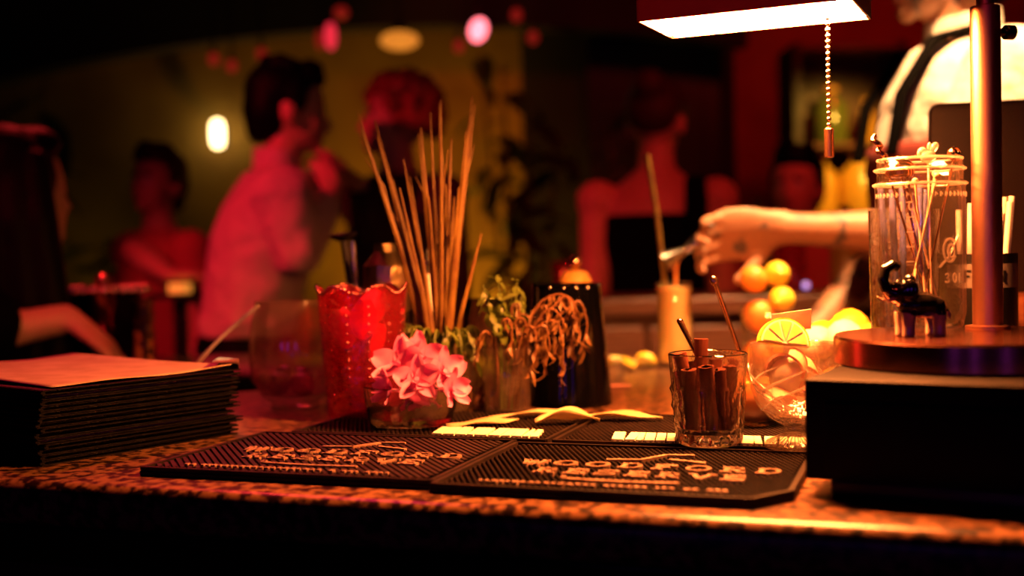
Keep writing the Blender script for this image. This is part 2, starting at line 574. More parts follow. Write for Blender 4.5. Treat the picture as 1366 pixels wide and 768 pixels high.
# arched black soffit in front of the back wall
m = MB()
pts = [(XL, ZT), (XL, 1.98)]
for i in range(25):
    x = XL + (0.98 - XL) * i / 24
    pts.append((x, 2.16 - 0.16 * ((x + 0.35) / 1.6) ** 2 * (1 if abs(x + 0.35) < 2 else 0.6)))
pts += [(0.98, ZT)]
m.prism([(x, z) for x, z in pts], -0.12, 0.0, Matrix.Translation((0, 4.9, 0)) @ Matrix.Rotation(math.pi / 2, 4, 'X'))
tag(m.build('trim_1', 'ceiling_black', smooth=20), kind='structure')
for i, (x0, x1) in enumerate(((XL, XB2), (XB2, XR))):
    tag(MB().box(((x0 + x1) / 2, YB - 0.01, 0.06), (x1 - x0, 0.02, 0.12)).build(('baseboard_back', 'baseboard_back_right')[i], 'dark_wood', smooth=0), kind='structure')
# dark door with panels in the red wall
d = MB().box((0.62, 5.17, 1.05), (0.56, 0.06, 2.1)).build('door_1', 'black_plastic', smooth=0)
d['kind'] = 'structure'
for z in (0.55, 1.5):
    MB().box((0.62, 5.135, z), (0.42, 0.015, 0.75)).build('door_panel', 'black_plastic', d, smooth=0, bevel=0.005)
MB().tube([(0.40, 5.135, 1.03), (0.40, 5.09, 1.03), (0.48, 5.09, 1.03)], 0.009).build('door_handle', 'steel', d)

# ------------------------------------------------------------------ the bar counter
outline = [(-0.98, 1.196), (0.317, 0.746), (1.15, 0.458), (1.25, 1.50), (0.62, 1.74), (0.36, 2.03), (0.24, 1.99), (-0.36, 1.665), (-0.92, 1.38)]
bar = thing('bar_counter', 'speckled brown granite bar counter with a dark wooden front, under the rubber mats', 'counter', (0, 0, 0))
top = MB().prism(outline, ZC - 0.038, ZC).build('countertop', 'granite', bar, bevel=0.013, seg=5)
cx = sum(p[0] for p in outline) / len(outline)
cy = sum(p[1] for p in outline) / len(outline)
ins = [(cx + (x - cx) * 0.955, cy + (y - cy) * 0.945) for x, y in outline]
MB().prism(ins, 0.10, ZC - 0.038).build('cabinet_body', 'dark_wood', bar, smooth=0)
ins2 = [(cx + (x - cx) * 0.9, cy + (y - cy) * 0.9) for x, y in outline]
MB().prism(ins2, 0.0, 0.10).build('plinth', 'black_plastic', bar, smooth=0)
ins3 = [(cx + (x - cx) * 0.972, cy + (y - cy) * 0.966) for x, y in outline]
MB().prism(ins3, ZC - 0.075, ZC - 0.04).build('apron_rail', 'black_gloss', bar, smooth=0, bevel=0.004)
YAWB = math.radians(-19.2)          # direction of the near counter edge
ub = Vector((math.cos(YAWB), math.sin(YAWB), 0))
for i in range(5):
    p = Vector((-0.70 + 0.30 * i, 0, 0))
    p.y = 0.746 + (0.317 - p.x) * 0.347 + 0.052
    MB().box((p.x, p.y, 0.55), (0.25, 0.02, 0.72), rotz(YAWB)).build('front_panel', 'dark_wood', bar, smooth=0, bevel=0.006)

# ------------------------------------------------------------------ lettering strokes (slab serif capitals in a 1 x 1 cell)
def arc(cx, cy, rx, ry, a0, a1, n=12):
    return [(cx + rx * math.cos(math.radians(a0 + (a1 - a0) * i / n)), cy + ry * math.sin(math.radians(a0 + (a1 - a0) * i / n))) for i in range(n + 1)]


SER = 0.10
GLYPH = {
    'W': [[(0.02, 1), (0.27, 0)], [(0.27, 0), (0.5, 0.85)], [(0.5, 0.85), (0.73, 0)], [(0.73, 0), (0.98, 1)], [(-0.08, 0.95), (0.2, 0.95)], [(0.8, 0.95), (1.08, 0.95)]],
    'O': [arc(0.5, 0.5, 0.44, 0.44, 0, 360, 20)],
    'D': [[(0.2, 0), (0.2, 1)], [(0.05, 0.05), (0.5, 0.05)], [(0.05, 0.95), (0.5, 0.95)], arc(0.5, 0.5, 0.4, 0.45, -90, 90, 12)],
    'F': [[(0.25, 0), (0.25, 1)], [(0.05, 0.05), (0.48, 0.05)], [(0.05, 0.95), (0.9, 0.95)], [(0.88, 1), (0.88, 0.72)], [(0.25, 0.52), (0.7, 0.52)]],
    'R': [[(0.22, 0), (0.22, 1)], [(0.03, 0.05), (0.43, 0.05)], [(0.03, 0.95), (0.55, 0.95)], arc(0.55, 0.73, 0.28, 0.22, -90, 90, 8), [(0.22, 0.5), (0.55, 0.5)], [(0.5, 0.5), (0.85, 0.05)], [(0.75, 0.05), (1.0, 0.05)]],
    'E': [[(0.22, 0), (0.22, 1)], [(0.03, 0.05), (0.9, 0.05)], [(0.03, 0.95), (0.86, 0.95)], [(0.22, 0.5), (0.65, 0.5)], [(0.86, 1), (0.86, 0.72)], [(0.9, 0), (0.9, 0.3)]],
    'S': [arc(0.5, 0.74, 0.36, 0.22, 20, 270, 10) + arc(0.5, 0.28, 0.38, 0.24, 90, -160, 10), [(0.88, 1), (0.86, 0.72)], [(0.1, 0), (0.12, 0.3)]],
    'V': [[(0.05, 1), (0.5, 0)], [(0.5, 0), (0.95, 1)], [(-0.1, 0.95), (0.25, 0.95)], [(0.75, 0.95), (1.1, 0.95)]],
}


def stroke(mb, pts, wd, z0, z1, closed=False):
    for a, b in zip(pts[:-1], pts[1:]):
        dx, dy = b[0] - a[0], b[1] - a[1]
        L = math.hypot(dx, dy)
        if L < 1e-7:
            continue
        nx, ny = -dy / L * wd / 2, dx / L * wd / 2
        ex, ey = dx / L * wd * 0.15, dy / L * wd * 0.15
        mb.prism([(a[0] - ex - nx, a[1] - ey - ny), (b[0] + ex - nx, b[1] + ey - ny), (b[0] + ex + nx, b[1] + ey + ny), (a[0] - ex + nx, a[1] - ey + ny)], z0, z1)


def letter(ch, x, y, w_, h_, wd, z0, z1):
    mb = MB()
    for s in GLYPH[ch]:
        stroke(mb, [(x + p[0] * w_, y + p[1] * h_) for p in s], wd, z0, z1)
    return mb


# ------------------------------------------------------------------ rubber bar mats
MW, MD, MT = 0.272, 0.205, 0.008


def bar_mat(label, origin, cut=0.0, coarse=False, bumps=True, words=True, flipped=False, depth=MD, seed=1):
    t = thing('bar_mat', label, 'bar mat', (origin.x, origin.y, ZC), YAWB, 'rubber bar mats on the counter')
    ol = [(0, 0), (MW - cut * 0.7, 0), (MW, cut), (MW, depth), (0, depth)] if cut else [(0, 0), (MW, 0), (MW, depth), (0, depth)]
    MB().prism(ol, 0.0, MT - 0.0035).build('base', 'rubber', t, smooth=0, bevel=0.001, seg=1)
    rim = MB()
    n = len(ol)
    for i in range(n):
        stroke(rim, [ol[i], ol[(i + 1) % n]], 0.004, MT - 0.003, MT)
    # keep the rim inside the outline
    c = Vector((MW / 2, depth / 2))
    rim.v = [(c.x + (x - c.x) * 0.984, c.y + (y - c.y) * 0.980, z) for x, y, z in rim.v]
    rim.build('rim', 'rubber', t, smooth=0)
    g = MB()
    z0, z1 = MT - 0.0038, MT - 0.0006

    def inside(x, y):
        if not (0.008 < x < MW - 0.008 and 0.010 < y < depth - 0.008):
            return False
        return not (cut and x > MW - cut and (x - (MW - cut * 0.7)) * cut / (cut * 0.7) > y - 0.006)
    if coarse:
        step = 0.0076
        k = 0.0
        while k < 0.5:
            run = None
            N = 60
            for i in range(N + 1):
                s = i / N * depth
                x = k - s * 0.83
                ok = i < N and inside(x, s)
                if ok and run is None:
                    run = s
                if (not ok) and run is not None:
                    if s - run > 0.01:
                        stroke(g, [(k - run * 0.83, run), (k - s * 0.83, s)], 0.0036, z0, z1)
                    run = None
            k += step
        nm = 'ribs'
    else:
        step = 0.0052
        j = 0
        y = 0.012
        while y < depth - 0.008:
            x = 0.009 + (j % 2) * step / 2
            while x < MW - 0.008:
                if inside(x, y):
                    a = 0.0019
                    vs_ = [(x - a, y - a, z0), (x + a, y - a, z0), (x + a, y + a, z0), (x - a, y + a, z0), (x - a * .55, y - a * .55, z1), (x + a * .55, y - a * .55, z1), (x + a * .55, y + a * .55, z1), (x - a * .55, y + a * .55, z1)]
                    g.add(vs_, [(4, 5, 6, 7), (0, 1, 5, 4), (1, 2, 6, 5), (2, 3, 7, 6), (3, 0, 4, 7)])
                x += step
            y += step
            j += 1
        nm = 'grip_bumps'
    o = g.build(nm, 'rubber', t, smooth=0)
    o['kind'] = 'stuff'
    zt0, zt1 = MT - 0.0036, MT + 0.0008
    if words:
        for i, ch in enumerate('WOODFORD'):
            letter(ch, 0.042 + i * 0.0277, 0.093, 0.0190, 0.021, 0.0039, zt0, zt1).build('letter', 'mat_print', t, smooth=0)
        for i, ch in enumerate('RESERVE'):
            letter(ch, 0.064 + i * 0.0250, 0.060, 0.0175, 0.020, 0.0037, zt0, zt1).build('letter', 'mat_print', t, smooth=0)
        lg = MB()
        stroke(lg, [(0.108, 0.128), (0.136, 0.133), (0.152, 0.160), (0.175, 0.163)], 0.0042, zt0, zt1)
        lg.build('emblem_stroke', 'mat_print', t, smooth=0)
        lg = MB()
        stroke(lg, [(0.160, 0.139), (0.175, 0.134), (0.190, 0.130)], 0.0042, zt0, zt1)
        lg.build('emblem_stroke', 'mat_print', t, smooth=0)
        lg = MB()
        stroke(lg, arc(0.098, 0.049, 0.004, 0.008, 180, 270, 4) + [(0.112, 0.0385), (0.150, 0.037), (0.186, 0.040)], 0.0042, zt0, zt1)
        lg.build('underline', 'mat_print', t, smooth=0)
        rr = random.Random(seed)
        sm = MB()
        x = 0.034
        while x < 0.226:
            wdt = rr.uniform(0.0036, 0.0055)
            sm.prism([(x, 0.0165), (x + wdt * 0.9, 0.0165), (x + wdt * rr.uniform(0.5, 1), 0.0215), (x + wdt * 0.2, 0.0215)], zt0, zt1)
            x += wdt + 0.0012 + (0.005 if rr.random() < 0.13 else 0)
        o = sm.build('small_print', 'mat_print', t, smooth=0)
        o['kind'] = 'stuff'
    if flipped:
        rr = random.Random(seed)
        x, xe = flipped
        while x < xe:
            wdt = rr.uniform(0.006, 0.0125)
            sl = rr.uniform(0.003, 0.009)
            MB().prism([(x, 0.012), (x + wdt, 0.012), (x + wdt - sl, 0.056), (x - sl, 0.056)], zt0, zt1).build('letter_block', 'mat_print_white', t, smooth=0)
            x += wdt + 0.0016
    return t


vb = Vector((-math.sin(YAWB), math.cos(YAWB), 0))
oL = on_z(185, 622, ZC + MT)
oR = on_z(572, 644, ZC + MT)
bar_mat('ribbed black rubber bar mat with raised lettering, next to the menu stack', oL, coarse=True, seed=3)
bar_mat('black rubber bar mat with fine grip and raised lettering, beside the black box', oR, cut=0.035, seed=4)
oL2 = oL + vb * (MD + 0.004) + ub * 0.045
oR2 = oR + vb * (MD + 0.016) + ub * 0.030
oL2 = oR2 - ub * (MW + 0.004)
bar_mat('black rubber mat with cream block print lying under the orchid bowl and husks', oL2, words=False, flipped=(0.150, 0.252), depth=0.19, seed=5)
bar_mat('black rubber mat with cream block print lying under the cinnamon glass', oR2, words=False, flipped=(0.055, 0.245), depth=0.19, seed=6)
ZM = ZC + MT                         # standing height on a mat

# ------------------------------------------------------------------ stack of menus
yawm = math.radians(51.5)
um = Vector((math.cos(yawm), math.sin(yawm), 0))
vm = Vector((-math.sin(yawm), math.cos(yawm), 0))
near = on_z(57, 622, ZC)
NM = 14
hm = 0.0049
rr = random.Random(11)
for i in range(NM):
    z = ZC + i * hm
    lab = 'black leather menu folder in the middle of the tall menu stack'
    lab = {0: 'lowest black menu folder of the stack, lying on the granite', 1: 'black menu folder second from the bottom of the stack', 4: 'black menu folder with a pale page edge showing, low in the stack',
           NM - 3: 'black menu folder third from the top of the stack', NM - 2: 'black menu folder with pale page edges, directly under the topmost one', NM - 1: 'topmost black menu folder of the stack, with a tan parchment page'}.get(i, lab)
    sx, sy, ra = rr.uniform(-0.004, 0.004), rr.uniform(-0.003, 0.003), rr.uniform(-0.012, 0.012)
    t = thing('menu_folder', lab, 'menu', near + um * sx + vm * sy + Vector((0, 0, i * hm)), yawm + ra, 'menus stacked on the counter')
    W, L = 0.222, 0.31
    c = MB()
    c.box((W / 2, L / 2, 0.0006), (W, L, 0.0011))
    c.box((W / 2, L / 2, hm - 0.0008), (W, L, 0.0011))
    c.tube([(W / 2 - W / 2 + 0.001, 0.001 + (L - 0.002) * q, hm / 2) for q in (0, 1)], hm * 0.48, 8)
    c.build('cover', 'leather', t, smooth=30)
    MB().box((W / 2 - 0.002, L / 2, hm / 2), (W - 0.008, L - 0.008, hm - 0.0026)).build('pages', 'paper' if i in (4, NM - 2) else 'leather', t, smooth=0)
    if i == NM - 1:
        # curled parchment page
        nx, ny = 20, 20
        vs_, fs_ = [], []
        for a in range(nx + 1):
            for b in range(ny + 1):
                u_, v_ = a / nx, b / ny
                lift = 0.0015 + 0.004 * max(0, u_ - 0.7) ** 1.5 * 3 + 0.0015 * math.sin(5 * u_ + 3 * v_) ** 2 + 0.003 * (1 - u_) * v_
                vs_.append((0.012 + u_ * (W - 0.018), 0.006 + v_ * (L - 0.012), hm + lift))
        for a in range(nx):
            for b in range(ny):
                k = a * (ny + 1) + b
                fs_.append((k, k + ny + 1, k + ny + 2, k + 1))
        pg = MB().add(vs_, fs_).build('parchment_page', 'paper', t, smooth=60)
        so = pg.modifiers.new('thick', 'SOLIDIFY')
        so.thickness = 0.0006
        cr = MB()
        for (a0, a1) in (((W - 0.03, 0.004), (W - 0.004, 0.004)), ((W - 0.004, 0.004), (W - 0.004, 0.03))):
            pass
        cr.prism([(W - 0.034, 0.002), (W - 0.001, 0.002), (W - 0.001, 0.035)], hm + 0.009, hm + 0.0105)
        cr.prism([(W - 0.001, 0.002), (W - 0.0005, 0.002), (W - 0.0005, 0.035), (W - 0.001, 0.035)], hm - 0.0005, hm + 0.0105)
        cr.build('corner_protector', 'steel', t, smooth=0)

# ------------------------------------------------------------------ black box (cash drawer) under the lamp
YAWX = math.radians(-29)
bx = Vector((math.cos(YAWX), math.sin(YAWX), 0))
by = Vector((-math.sin(YAWX), math.cos(YAWX), 0))
bo = at_d(1072, 505, 0.885)
ZBT = bo.z
t = thing('cash_drawer', 'plain black box standing on the counter beside the mats, carrying the desk lamp', 'cash drawer', (bo.x, bo.y, ZC), YAWX)
hb = ZBT - ZC
BW, BD = 0.30, 0.22
MB().box((BW / 2, BD / 2, (hb + 0.0115) / 2), (BW, BD, hb - 0.0115)).build('case', 'box_black', t, bevel=0.0025, seg=3)
MB().box((0.018 + (BW - 0.036) / 2, 0.004 + (BD - 0.012) / 2, 0.006), (BW - 0.036, BD - 0.012, 0.012)).build('foot', 'black_plastic', t, bevel=0.002)
MB().box((BW / 2, -0.0005, hb * 0.50), (BW - 0.03, 0.003, hb * 0.62)).build('drawer_front', 'box_black', t, bevel=0.001)
MB().tube([(BW * 0.62, -0.001, hb * 0.5), (BW * 0.62, -0.004, hb * 0.5)], 0.006, 14).build('lock', 'black_gloss', t)

# ------------------------------------------------------------------ desk lamp
LBC = at_d(1299, 470, 0.980)
LBC.z = ZBT + 0.0005
LR, LH = 0.111, 0.0225
lamp = thing('desk_lamp', 'brushed copper desk lamp with a glowing rectangular shade, on the black box', 'lamp', LBC)
MB().lathe([(0, 0), (LR - 0.001, 0), (LR, 0.001), (LR, LH - 0.002), (LR - 0.0015, LH), (0, LH)], 72).build('base', 'lamp_base_metal', lamp, smooth=30)
PP = at_d(1318, 452, 1.035) - LBC
PP.z = 0
pz = at_d(1311, 8, 1.035).z - LBC.z
MB().lathe([(0, LH), (0.0185, LH), (0.0185, LH + 0.003), (0.0125, LH + 0.004), (0.0125, pz - 0.001), (0.0115, pz), (0, pz)], 32, (PP.x, PP.y, 0)).build('pole', 'lamp_steel', lamp, smooth=30)
# shade
ysh = math.radians(-25)
su = Vector((math.cos(ysh), math.sin(ysh), 0))
sv = Vector((-math.sin(ysh), math.cos(ysh), 0))
ZP = 1.435
fl = on_z(895, 52, ZP)
SL, SW, SH = 0.186, 0.100, 0.042
sc0 = fl + su * (SL / 2) - sv * (SW / 2)
top_arm = pz + 0.075
MB().lathe([(0, pz - 0.002), (0.0075, pz - 0.002), (0.0075, top_arm - 0.006), (0, top_arm - 0.006)], 20, (PP.x, PP.y, 0)).build('neck', 'lamp_steel', lamp)
sc_l = sc0 - LBC
arm = MB()
arm.tube([(PP.x, PP.y, top_arm - 0.012), (PP.x, PP.y, top_arm), (PP.x - 0.006, PP.y + 0.001, top_arm + 0.006), (sc_l.x + 0.01, sc_l.y, top_arm + 0.006), (sc_l.x, sc_l.y, top_arm + 0.002), (sc_l.x, sc_l.y, sc_l.z + SH - 0.002)], 0.0065, 14)
arm.build('arm', 'lamp_steel', lamp, smooth=60)
kn = MB().tube([(PP.x + 0.011, PP.y + 0.002, pz - 0.022), (PP.x + 0.019, PP.y + 0.004, pz - 0.022)], 0.0035, 12)
kn.tube([(PP.x + 0.019, PP.y + 0.004, pz - 0.022), (PP.x + 0.026, PP.y + 0.006, pz - 0.022)], 0.0065, 16)
kn.build('thumb_screw', 'black_gloss', lamp)
RS = Matrix.Translation(sc_l) @ Matrix.Rotation(ysh, 4, 'Z')
sh = MB()
a, b, th = SL / 2, SW / 2, 0.0022
sec = [(-b, 0), (-b, SH * 0.55), (-b * 0.55, SH), (b * 0.55, SH), (b, SH * 0.55), (b, 0)]
inn = [(-b + th, 0), (-b + th, SH * 0.55 - th * 0.4), (-b * 0.55 + th * 0.4, SH - th), (b * 0.55 - th * 0.4, SH - th), (b - th, SH * 0.55 - th * 0.4), (b - th, 0)]
poly = sec + inn[::-1]
XM = RS @ Matrix(((0, 0, 1, 0), (1, 0, 0, 0), (0, 1, 0, 0), (0, 0, 0, 1)))
for q in range(len(sec) - 1):
    quad = [sec[q], sec[q + 1], inn[q + 1], inn[q]]
    sh.prism(quad, -a, a, XM)
sh.prism(sec, -a, -a + th, XM)
sh.prism(sec, a - th, a, XM)
shade = sh.build('shade', 'shade_enamel', lamp, smooth=0)
MB().box((0, 0, 0.004), (SL - 2 * th - 0.001, SW - 2 * th - 0.001, 0.003)).build('light_panel', 'lamp_panel', shade, smooth=0).matrix_local = RS
# pull chain
ct = at_d(1104, 30, 1.06)
cl = ct - LBC
ch0 = Vector((cl.x, cl.y, sc_l.z + 0.004))
zb = at_d(1104, 171, 1.06).z - LBC.z
ch = MB()
z = ch0.z
bead = 0.0052
while z > zb:
    ch.ell((ch0.x, ch0.y, z), 0.0022, 10, 8)
    z -= bead
ch.tube([ch0, (ch0.x, ch0.y, zb)], 0.0007, 6)
chain = ch.build('pull_chain', 'chain_metal', lamp, smooth=60)
ze = at_d(1104, 210, 1.06).z - LBC.z
MB().lathe([(0, zb), (0.0035, zb), (0.0042, zb - 0.0008), (0.0042, ze + 0.0006), (0.0036, ze), (0, ze)], 20, (ch0.x, ch0.y, 0)).build('chain_pull', 'brushed_copper', chain, smooth=30)
ZL = LBC.z + LH

# ------------------------------------------------------------------ tall mason jar with stirrers on the lamp base
JR = 0.0375
jc = at_d(1229, 452, 1.04)
jc.z = ZL
jh = at_d(1229, 212, 1.04).z - ZL
jar = thing('mason_jar', 'tall clear mason jar of cocktail stirrers on the lamp base', 'jar', jc)
tw = 0.0022
prof = [(0, 0.0008), (JR * 0.78, 0.0), (JR * 0.93, 0.004), (JR, 0.016), (JR, jh - 0.034), (JR * 1.0, jh - 0.026), (JR * 1.02, jh - 0.0235), (JR * 1.02, jh - 0.0205), (JR * 0.955, jh - 0.019), (JR * 0.955, jh - 0.012), (JR * 0.99, jh - 0.0105), (JR * 0.99, jh - 0.008), (JR * 0.95, jh - 0.0065), (JR * 0.95, jh - 0.001), (JR * 0.92, jh),
        (JR * 0.89, jh - 0.001), (JR * 0.89, jh - 0.02), (JR - tw, jh - 0.034), (JR - tw, 0.016), (JR * 0.8, 0.006), (0, 0.005)]
MB().lathe(prof, 56).build('glass_body', 'jar_glass', jar, smooth=50)
for zz, rr_ in ((jh - 0.022, JR * 1.025), (jh - 0.0092, JR * 0.995), (jh - 0.0005, JR * 0.935)):
    MB().lathe([(rr_ + 0.0011 * math.cos(q * math.pi / 4), zz + 0.0011 * math.sin(q * math.pi / 4)) for q in range(9)], 56).build('thread_ring', 'emboss_glass', jar, smooth=60)


def curved_bits(mb, strokes, wd, r0, r1, a0, s, z0):
    """wrap flat strokes onto a cylinder of radius r0: x -> angle"""
    f = MB()
    for st in strokes:
        stroke(f, st, wd, r0, r1)
    mb.add([(p[2] * math.cos(a0 + p[0] * s / r0), p[2] * math.sin(a0 + p[0] * s / r0), z0 + p[1] * s) for p in f.v], f.f)


DIG = {'1': [[(0.5, 0), (0.5, 1)], [(0.3, 0.8), (0.5, 1)]], '0': [arc(0.5, 0.5, 0.32, 0.48, 0, 360, 12)], '3': [arc(0.45, 0.74, 0.3, 0.25, 150, -90, 8) + arc(0.45, 0.26, 0.32, 0.26, 90, -150, 8)], 'L': [[(0.2, 1), (0.2, 0), (0.8, 0)]],
       'F': [[(0.2, 0), (0.2, 1), (0.85, 1)], [(0.2, 0.52), (0.7, 0.52)]], 'I': [[(0.5, 0), (0.5, 1)]], 'N': [[(0.15, 0), (0.15, 1), (0.85, 0), (0.85, 1)]]}
em = MB()
af = math.radians(-110)
for k, (t_, xx, zz) in enumerate((('10', -0.017, 0.103), ('30L', 0.020, 0.042))):
    for i, chh in enumerate(t_):
        curved_bits(em, [[(p[0] * 0.8 + i * 1.05, p[1]) for p in s] for s in DIG[chh]], 0.16, JR + 0.0001, JR + 0.0007, af + xx / JR, 0.0075, zz)
em2 = em.build('embossed_numbers', 'emboss_glass', jar, smooth=0)
em = MB()
for i in range(7):
    curved_bits(em, [[(0, 0), (1.0, 0)]], 0.18, JR + 0.0001, JR + 0.0007, af - 0.010 / JR, 0.006, 0.035 + i * 0.0125)
em.build('measure_lines', 'emboss_glass', jar, smooth=0)['kind'] = 'stuff'
em = MB()
for i in range(26):
    curved_bits(em, [[(0, 0), (0, 1)], [(0, 1), (0.5, 0.4)]], 0.22, JR + 0.0001, JR + 0.0007, -math.pi + i * 0.121, 0.0036, jh - 0.0335)
em.build('embossed_band', 'emboss_glass', jar, smooth=0)['kind'] = 'stuff'
em = MB()
sw = arc(0.5, 0.5, 0.45, 0.7, 30, 330, 16)
curved_bits(em, [sw, arc(0.6, 0.45, 0.25, 0.4, 0, 360, 12), [(-0.2, -0.5), (0.4, 0.1), (1.2, 1.4)]], 0.13, JR + 0.0001, JR + 0.0007, af + 0.019 / JR, 0.014, 0.062)
em.build('embossed_scroll', 'emboss_glass', jar, smooth=0)


def stirrer(label, topx, topy, head, bx_, by_, mat='copper_tube'):
    tp = at_d(topx, topy, 1.04) - jc
    tp.y = by_
    lim = JR * 0.84
    rr_ = math.hypot(tp.x, tp.y)
    if rr_ > lim:
        tp.x *= lim / rr_
        tp.y *= lim / rr_
    bot = Vector((bx_, -by_ * 0.6, 0.0065))
    t = thing('cocktail_stirrer', label, 'stirrer', jc + bot, 0, 'stirrers in the mason jar')
    e = tp - bot
    MB().tube([(0, 0, 0), e], 0.0011, 8).build('rod', mat, t)
    h = MB()
    q = e.normalized()
    if head == 'curl':
        h.tube([e + Vector((0.0022 * math.sin(k * 1.1) - 0.0022 * k * 0.35, 0.0022 * math.cos(k * 1.1), k * 0.0017)) for k in range(14)], [0.0024] * 13 + [0.001], 8)
    elif head == 'cap':
        h.lathe([(0, 0.007), (0.008, 0.0062), (0.012, 0.003), (0.0135, 0), (0.012, -0.003), (0.0125, -0.006), (0.0115, -0.009), (0, -0.010)], 24, (e.x, e.y, e.z))
        h.ell(e + Vector((0, 0, 0.006)), (0.0065, 0.0065, 0.0045))
    elif head == 'animal':
        h.ell(e + Vector((0, 0, 0.003)), (0.0075, 0.005, 0.006))
        h.ell(e + Vector((-0.005, 0, 0.008)), (0.0045, 0.004, 0.004))
        h.ell(e + Vector((0.005, 0, 0.011)), (0.0035, 0.003, 0.0055), rot=Matrix.Rotation(0.5, 3, 'Y'))
        h.ell(e + Vector((0.001, 0, 0.012)), (0.002, 0.002, 0.004))
        h.ell(e + Vector((-0.008, 0, 0.006)), (0.002, 0.002, 0.003))
    elif head == 'skull':
        h.ell(e + Vector((0, 0, 0.0055)), (0.0058, 0.0062, 0.0058))
        h.ell(e + Vector((0, -0.002, 0.0005)), (0.0036, 0.0036, 0.003))
    elif head == 'ball':
        h.ell(e, 0.003)
    h.build('ornament', 'emboss_glass' if head == 'animal' else mat, t, smooth=60)
    if head == 'skull':
        for s_ in (-1, 1):
            MB().ell(e + Vector((s_ * 0.0024, -0.0056, 0.0052)), (0.0017, 0.0012, 0.0019), 8, 6).build('eye_socket', 'black_gloss', t)
    return t


stirrer('metal stirrer with a twisted curly finial, leaning on the rim of the mason jar', 1176, 214, 'curl', 0.012, -0.004)
stirrer('metal stirrer with a domed disc head in the mason jar', 1203, 222, 'cap', 0.010, 0.006)
stirrer('stirrer with a clear glass animal figure on top, in the mason jar', 1247, 212, 'animal', 0.006, 0.016, 'wood_pick')
stirrer('metal stirrer topped with a tiny skull, in the mason jar', 1277, 212, 'skull', -0.004, 0.004)
for i, (tx, ty, bxx, byy) in enumerate(((1215, 232, 0.016, 0.012), (1240, 236, -0.012, -0.018), (1255, 230, -0.016, 0.014), (1230, 240, 0.002, 0.018))):
    stirrer('plain thin stirrer with a small ball end, low inside the mason jar', tx, ty, 'ball', bxx, byy, 'wood_pick')

# elephant figurine
ec = at_d(1224, 456, 0.975)
ec.z = ZL
el = thing('elephant_figurine', 'glossy black and pink elephant figurine with raised trunk, before the mason jar', 'figurine', ec, math.radians(8))
S = 0.0055
e = MB()
e.ell((0.3 * S, 0, 4.6 * S), (3.6 * S, 2.2 * S, 2.0 * S))
e.ell((2.6 * S, 0, 4.3 * S), (1.8 * S, 2.0 * S, 1.7 * S))
e.ell((-2.9 * S, 0, 6.4 * S), (1.9 * S, 1.7 * S, 1.8 * S))
e.tube([(-3.9 * S, 0, 6.2 * S), (-4.9 * S, 0, 7.2 * S), (-5.3 * S, 0, 8.6 * S), (-4.8 * S, 0, 10.0 * S), (-3.7 * S, 0, 10.6 * S), (-2.8 * S, 0, 10.1 * S)], [1.1 * S, 1.0 * S, 0.95 * S, 0.9 * S, 0.85 * S, 0.7 * S], 10)
for s_ in (-1, 1):
    e.ell((-1.9 * S, s_ * 1.75 * S, 6.9 * S), (1.3 * S, 0.45 * S, 1.6 * S), rot=Matrix.Rotation(s_ * 0.5, 3, 'Z'))
e.ell((-1.2 * S, 0, 8.3 * S), (0.9 * S, 1.2 * S, 0.9 * S))
e.tube([(4.2 * S, 0, 4.4 * S), (5.0 * S, 0, 3.2 * S), (5.0 * S, 0, 2.4 * S)], [0.35 * S, 0.3 * S, 0.3 * S], 8)
for (lx, ly) in ((-1.9, -1.1), (-1.9, 1.1), (2.9, -1.1), (2.9, 1.1)):
    e.tube([(lx * S, ly * S, 3.6 * S), (lx * S, ly * S, 1.6 * S), (lx * S, ly * S, 0)], [1.15 * S, 0.95 * S, 1.0 * S], 12)
zlim = 3.3 * S
me = voxel(e, 'body', ['porcelain_black', 'porcelain_pink'], 0.0011, 3, lambda c: 1 if c.z < zlim + 0.0016 * math.sin(c.x * 300) else 0)
link('body', me, el, 180)
for s_ in (-1, 1):
    MB().tube([(-4.0 * S, s_ * 0.9 * S, 5.6 * S), (-5.0 * S, s_ * 1.0 * S, 5.4 * S), (-5.8 * S, s_ * 0.9 * S, 5.9 * S)], [0.3 * S, 0.25 * S, 0.1 * S], 8).build('tusk', 'porcelain_pink', el)

# clear tumbler with straws behind the jar, black caddy behind the pole
tc_ = at_d(1207, 440, 1.19)
tc_.z = ZC
th_ = at_d(1207, 280, 1.19).z - ZC
tum = thing('tumbler_glass', 'tall clear tumbler of blue straws standing behind the mason jar', 'glass', tc_)
MB().lathe([(0, 0.001), (0.030, 0), (0.031, 0.003), (0.034, th_), (0.0325, th_), (0.0295, 0.008), (0, 0.007)], 36).build('glass_body', 'crystal', tum)
for i in range(5):
    a = i * 1.3
    b0 = tc_ + Vector((0.010 * math.cos(a), 0.010 * math.sin(a), 0.008))
    t = tag(MB().tube([(0, 0, 0), (0.012 * math.cos(a), 0.012 * math.sin(a), th_ + 0.012 + 0.004 * (i % 3))], 0.0034, 10).build('drinking_straw', 'straw_blue', loc=b0), 'pale blue straw standing in the tumbler behind the mason jar', 'straw', 'blue straws in the tumbler')
cc_ = at_d(1305, 440, 1.22)
cc_.z = ZC
ch_ = at_d(1305, 338, 1.22).z - ZC
cad = thing('straw_holder', 'black straw holder with a printed label, behind the lamp pole', 'straw holder', cc_)
MB().lathe([(0, 0), (0.036, 0), (0.038, 0.003), (0.038, ch_), (0.0355, ch_), (0.0355, 0.006), (0, 0.006)], 40).build('cup', 'black_plastic', cad)
lb = MB()
aa = [math.radians(-160 + i * 8) for i in range(17)]
for z0, z1 in ((ch_ - 0.034, ch_ - 0.010),):
    vv = [(0.0384 * math.cos(q), 0.0384 * math.sin(q), z) for q in aa for z in (z0, z1)]
    lb.add(vv, [(2 * i, 2 * i + 2, 2 * i + 3, 2 * i + 1) for i in range(16)])
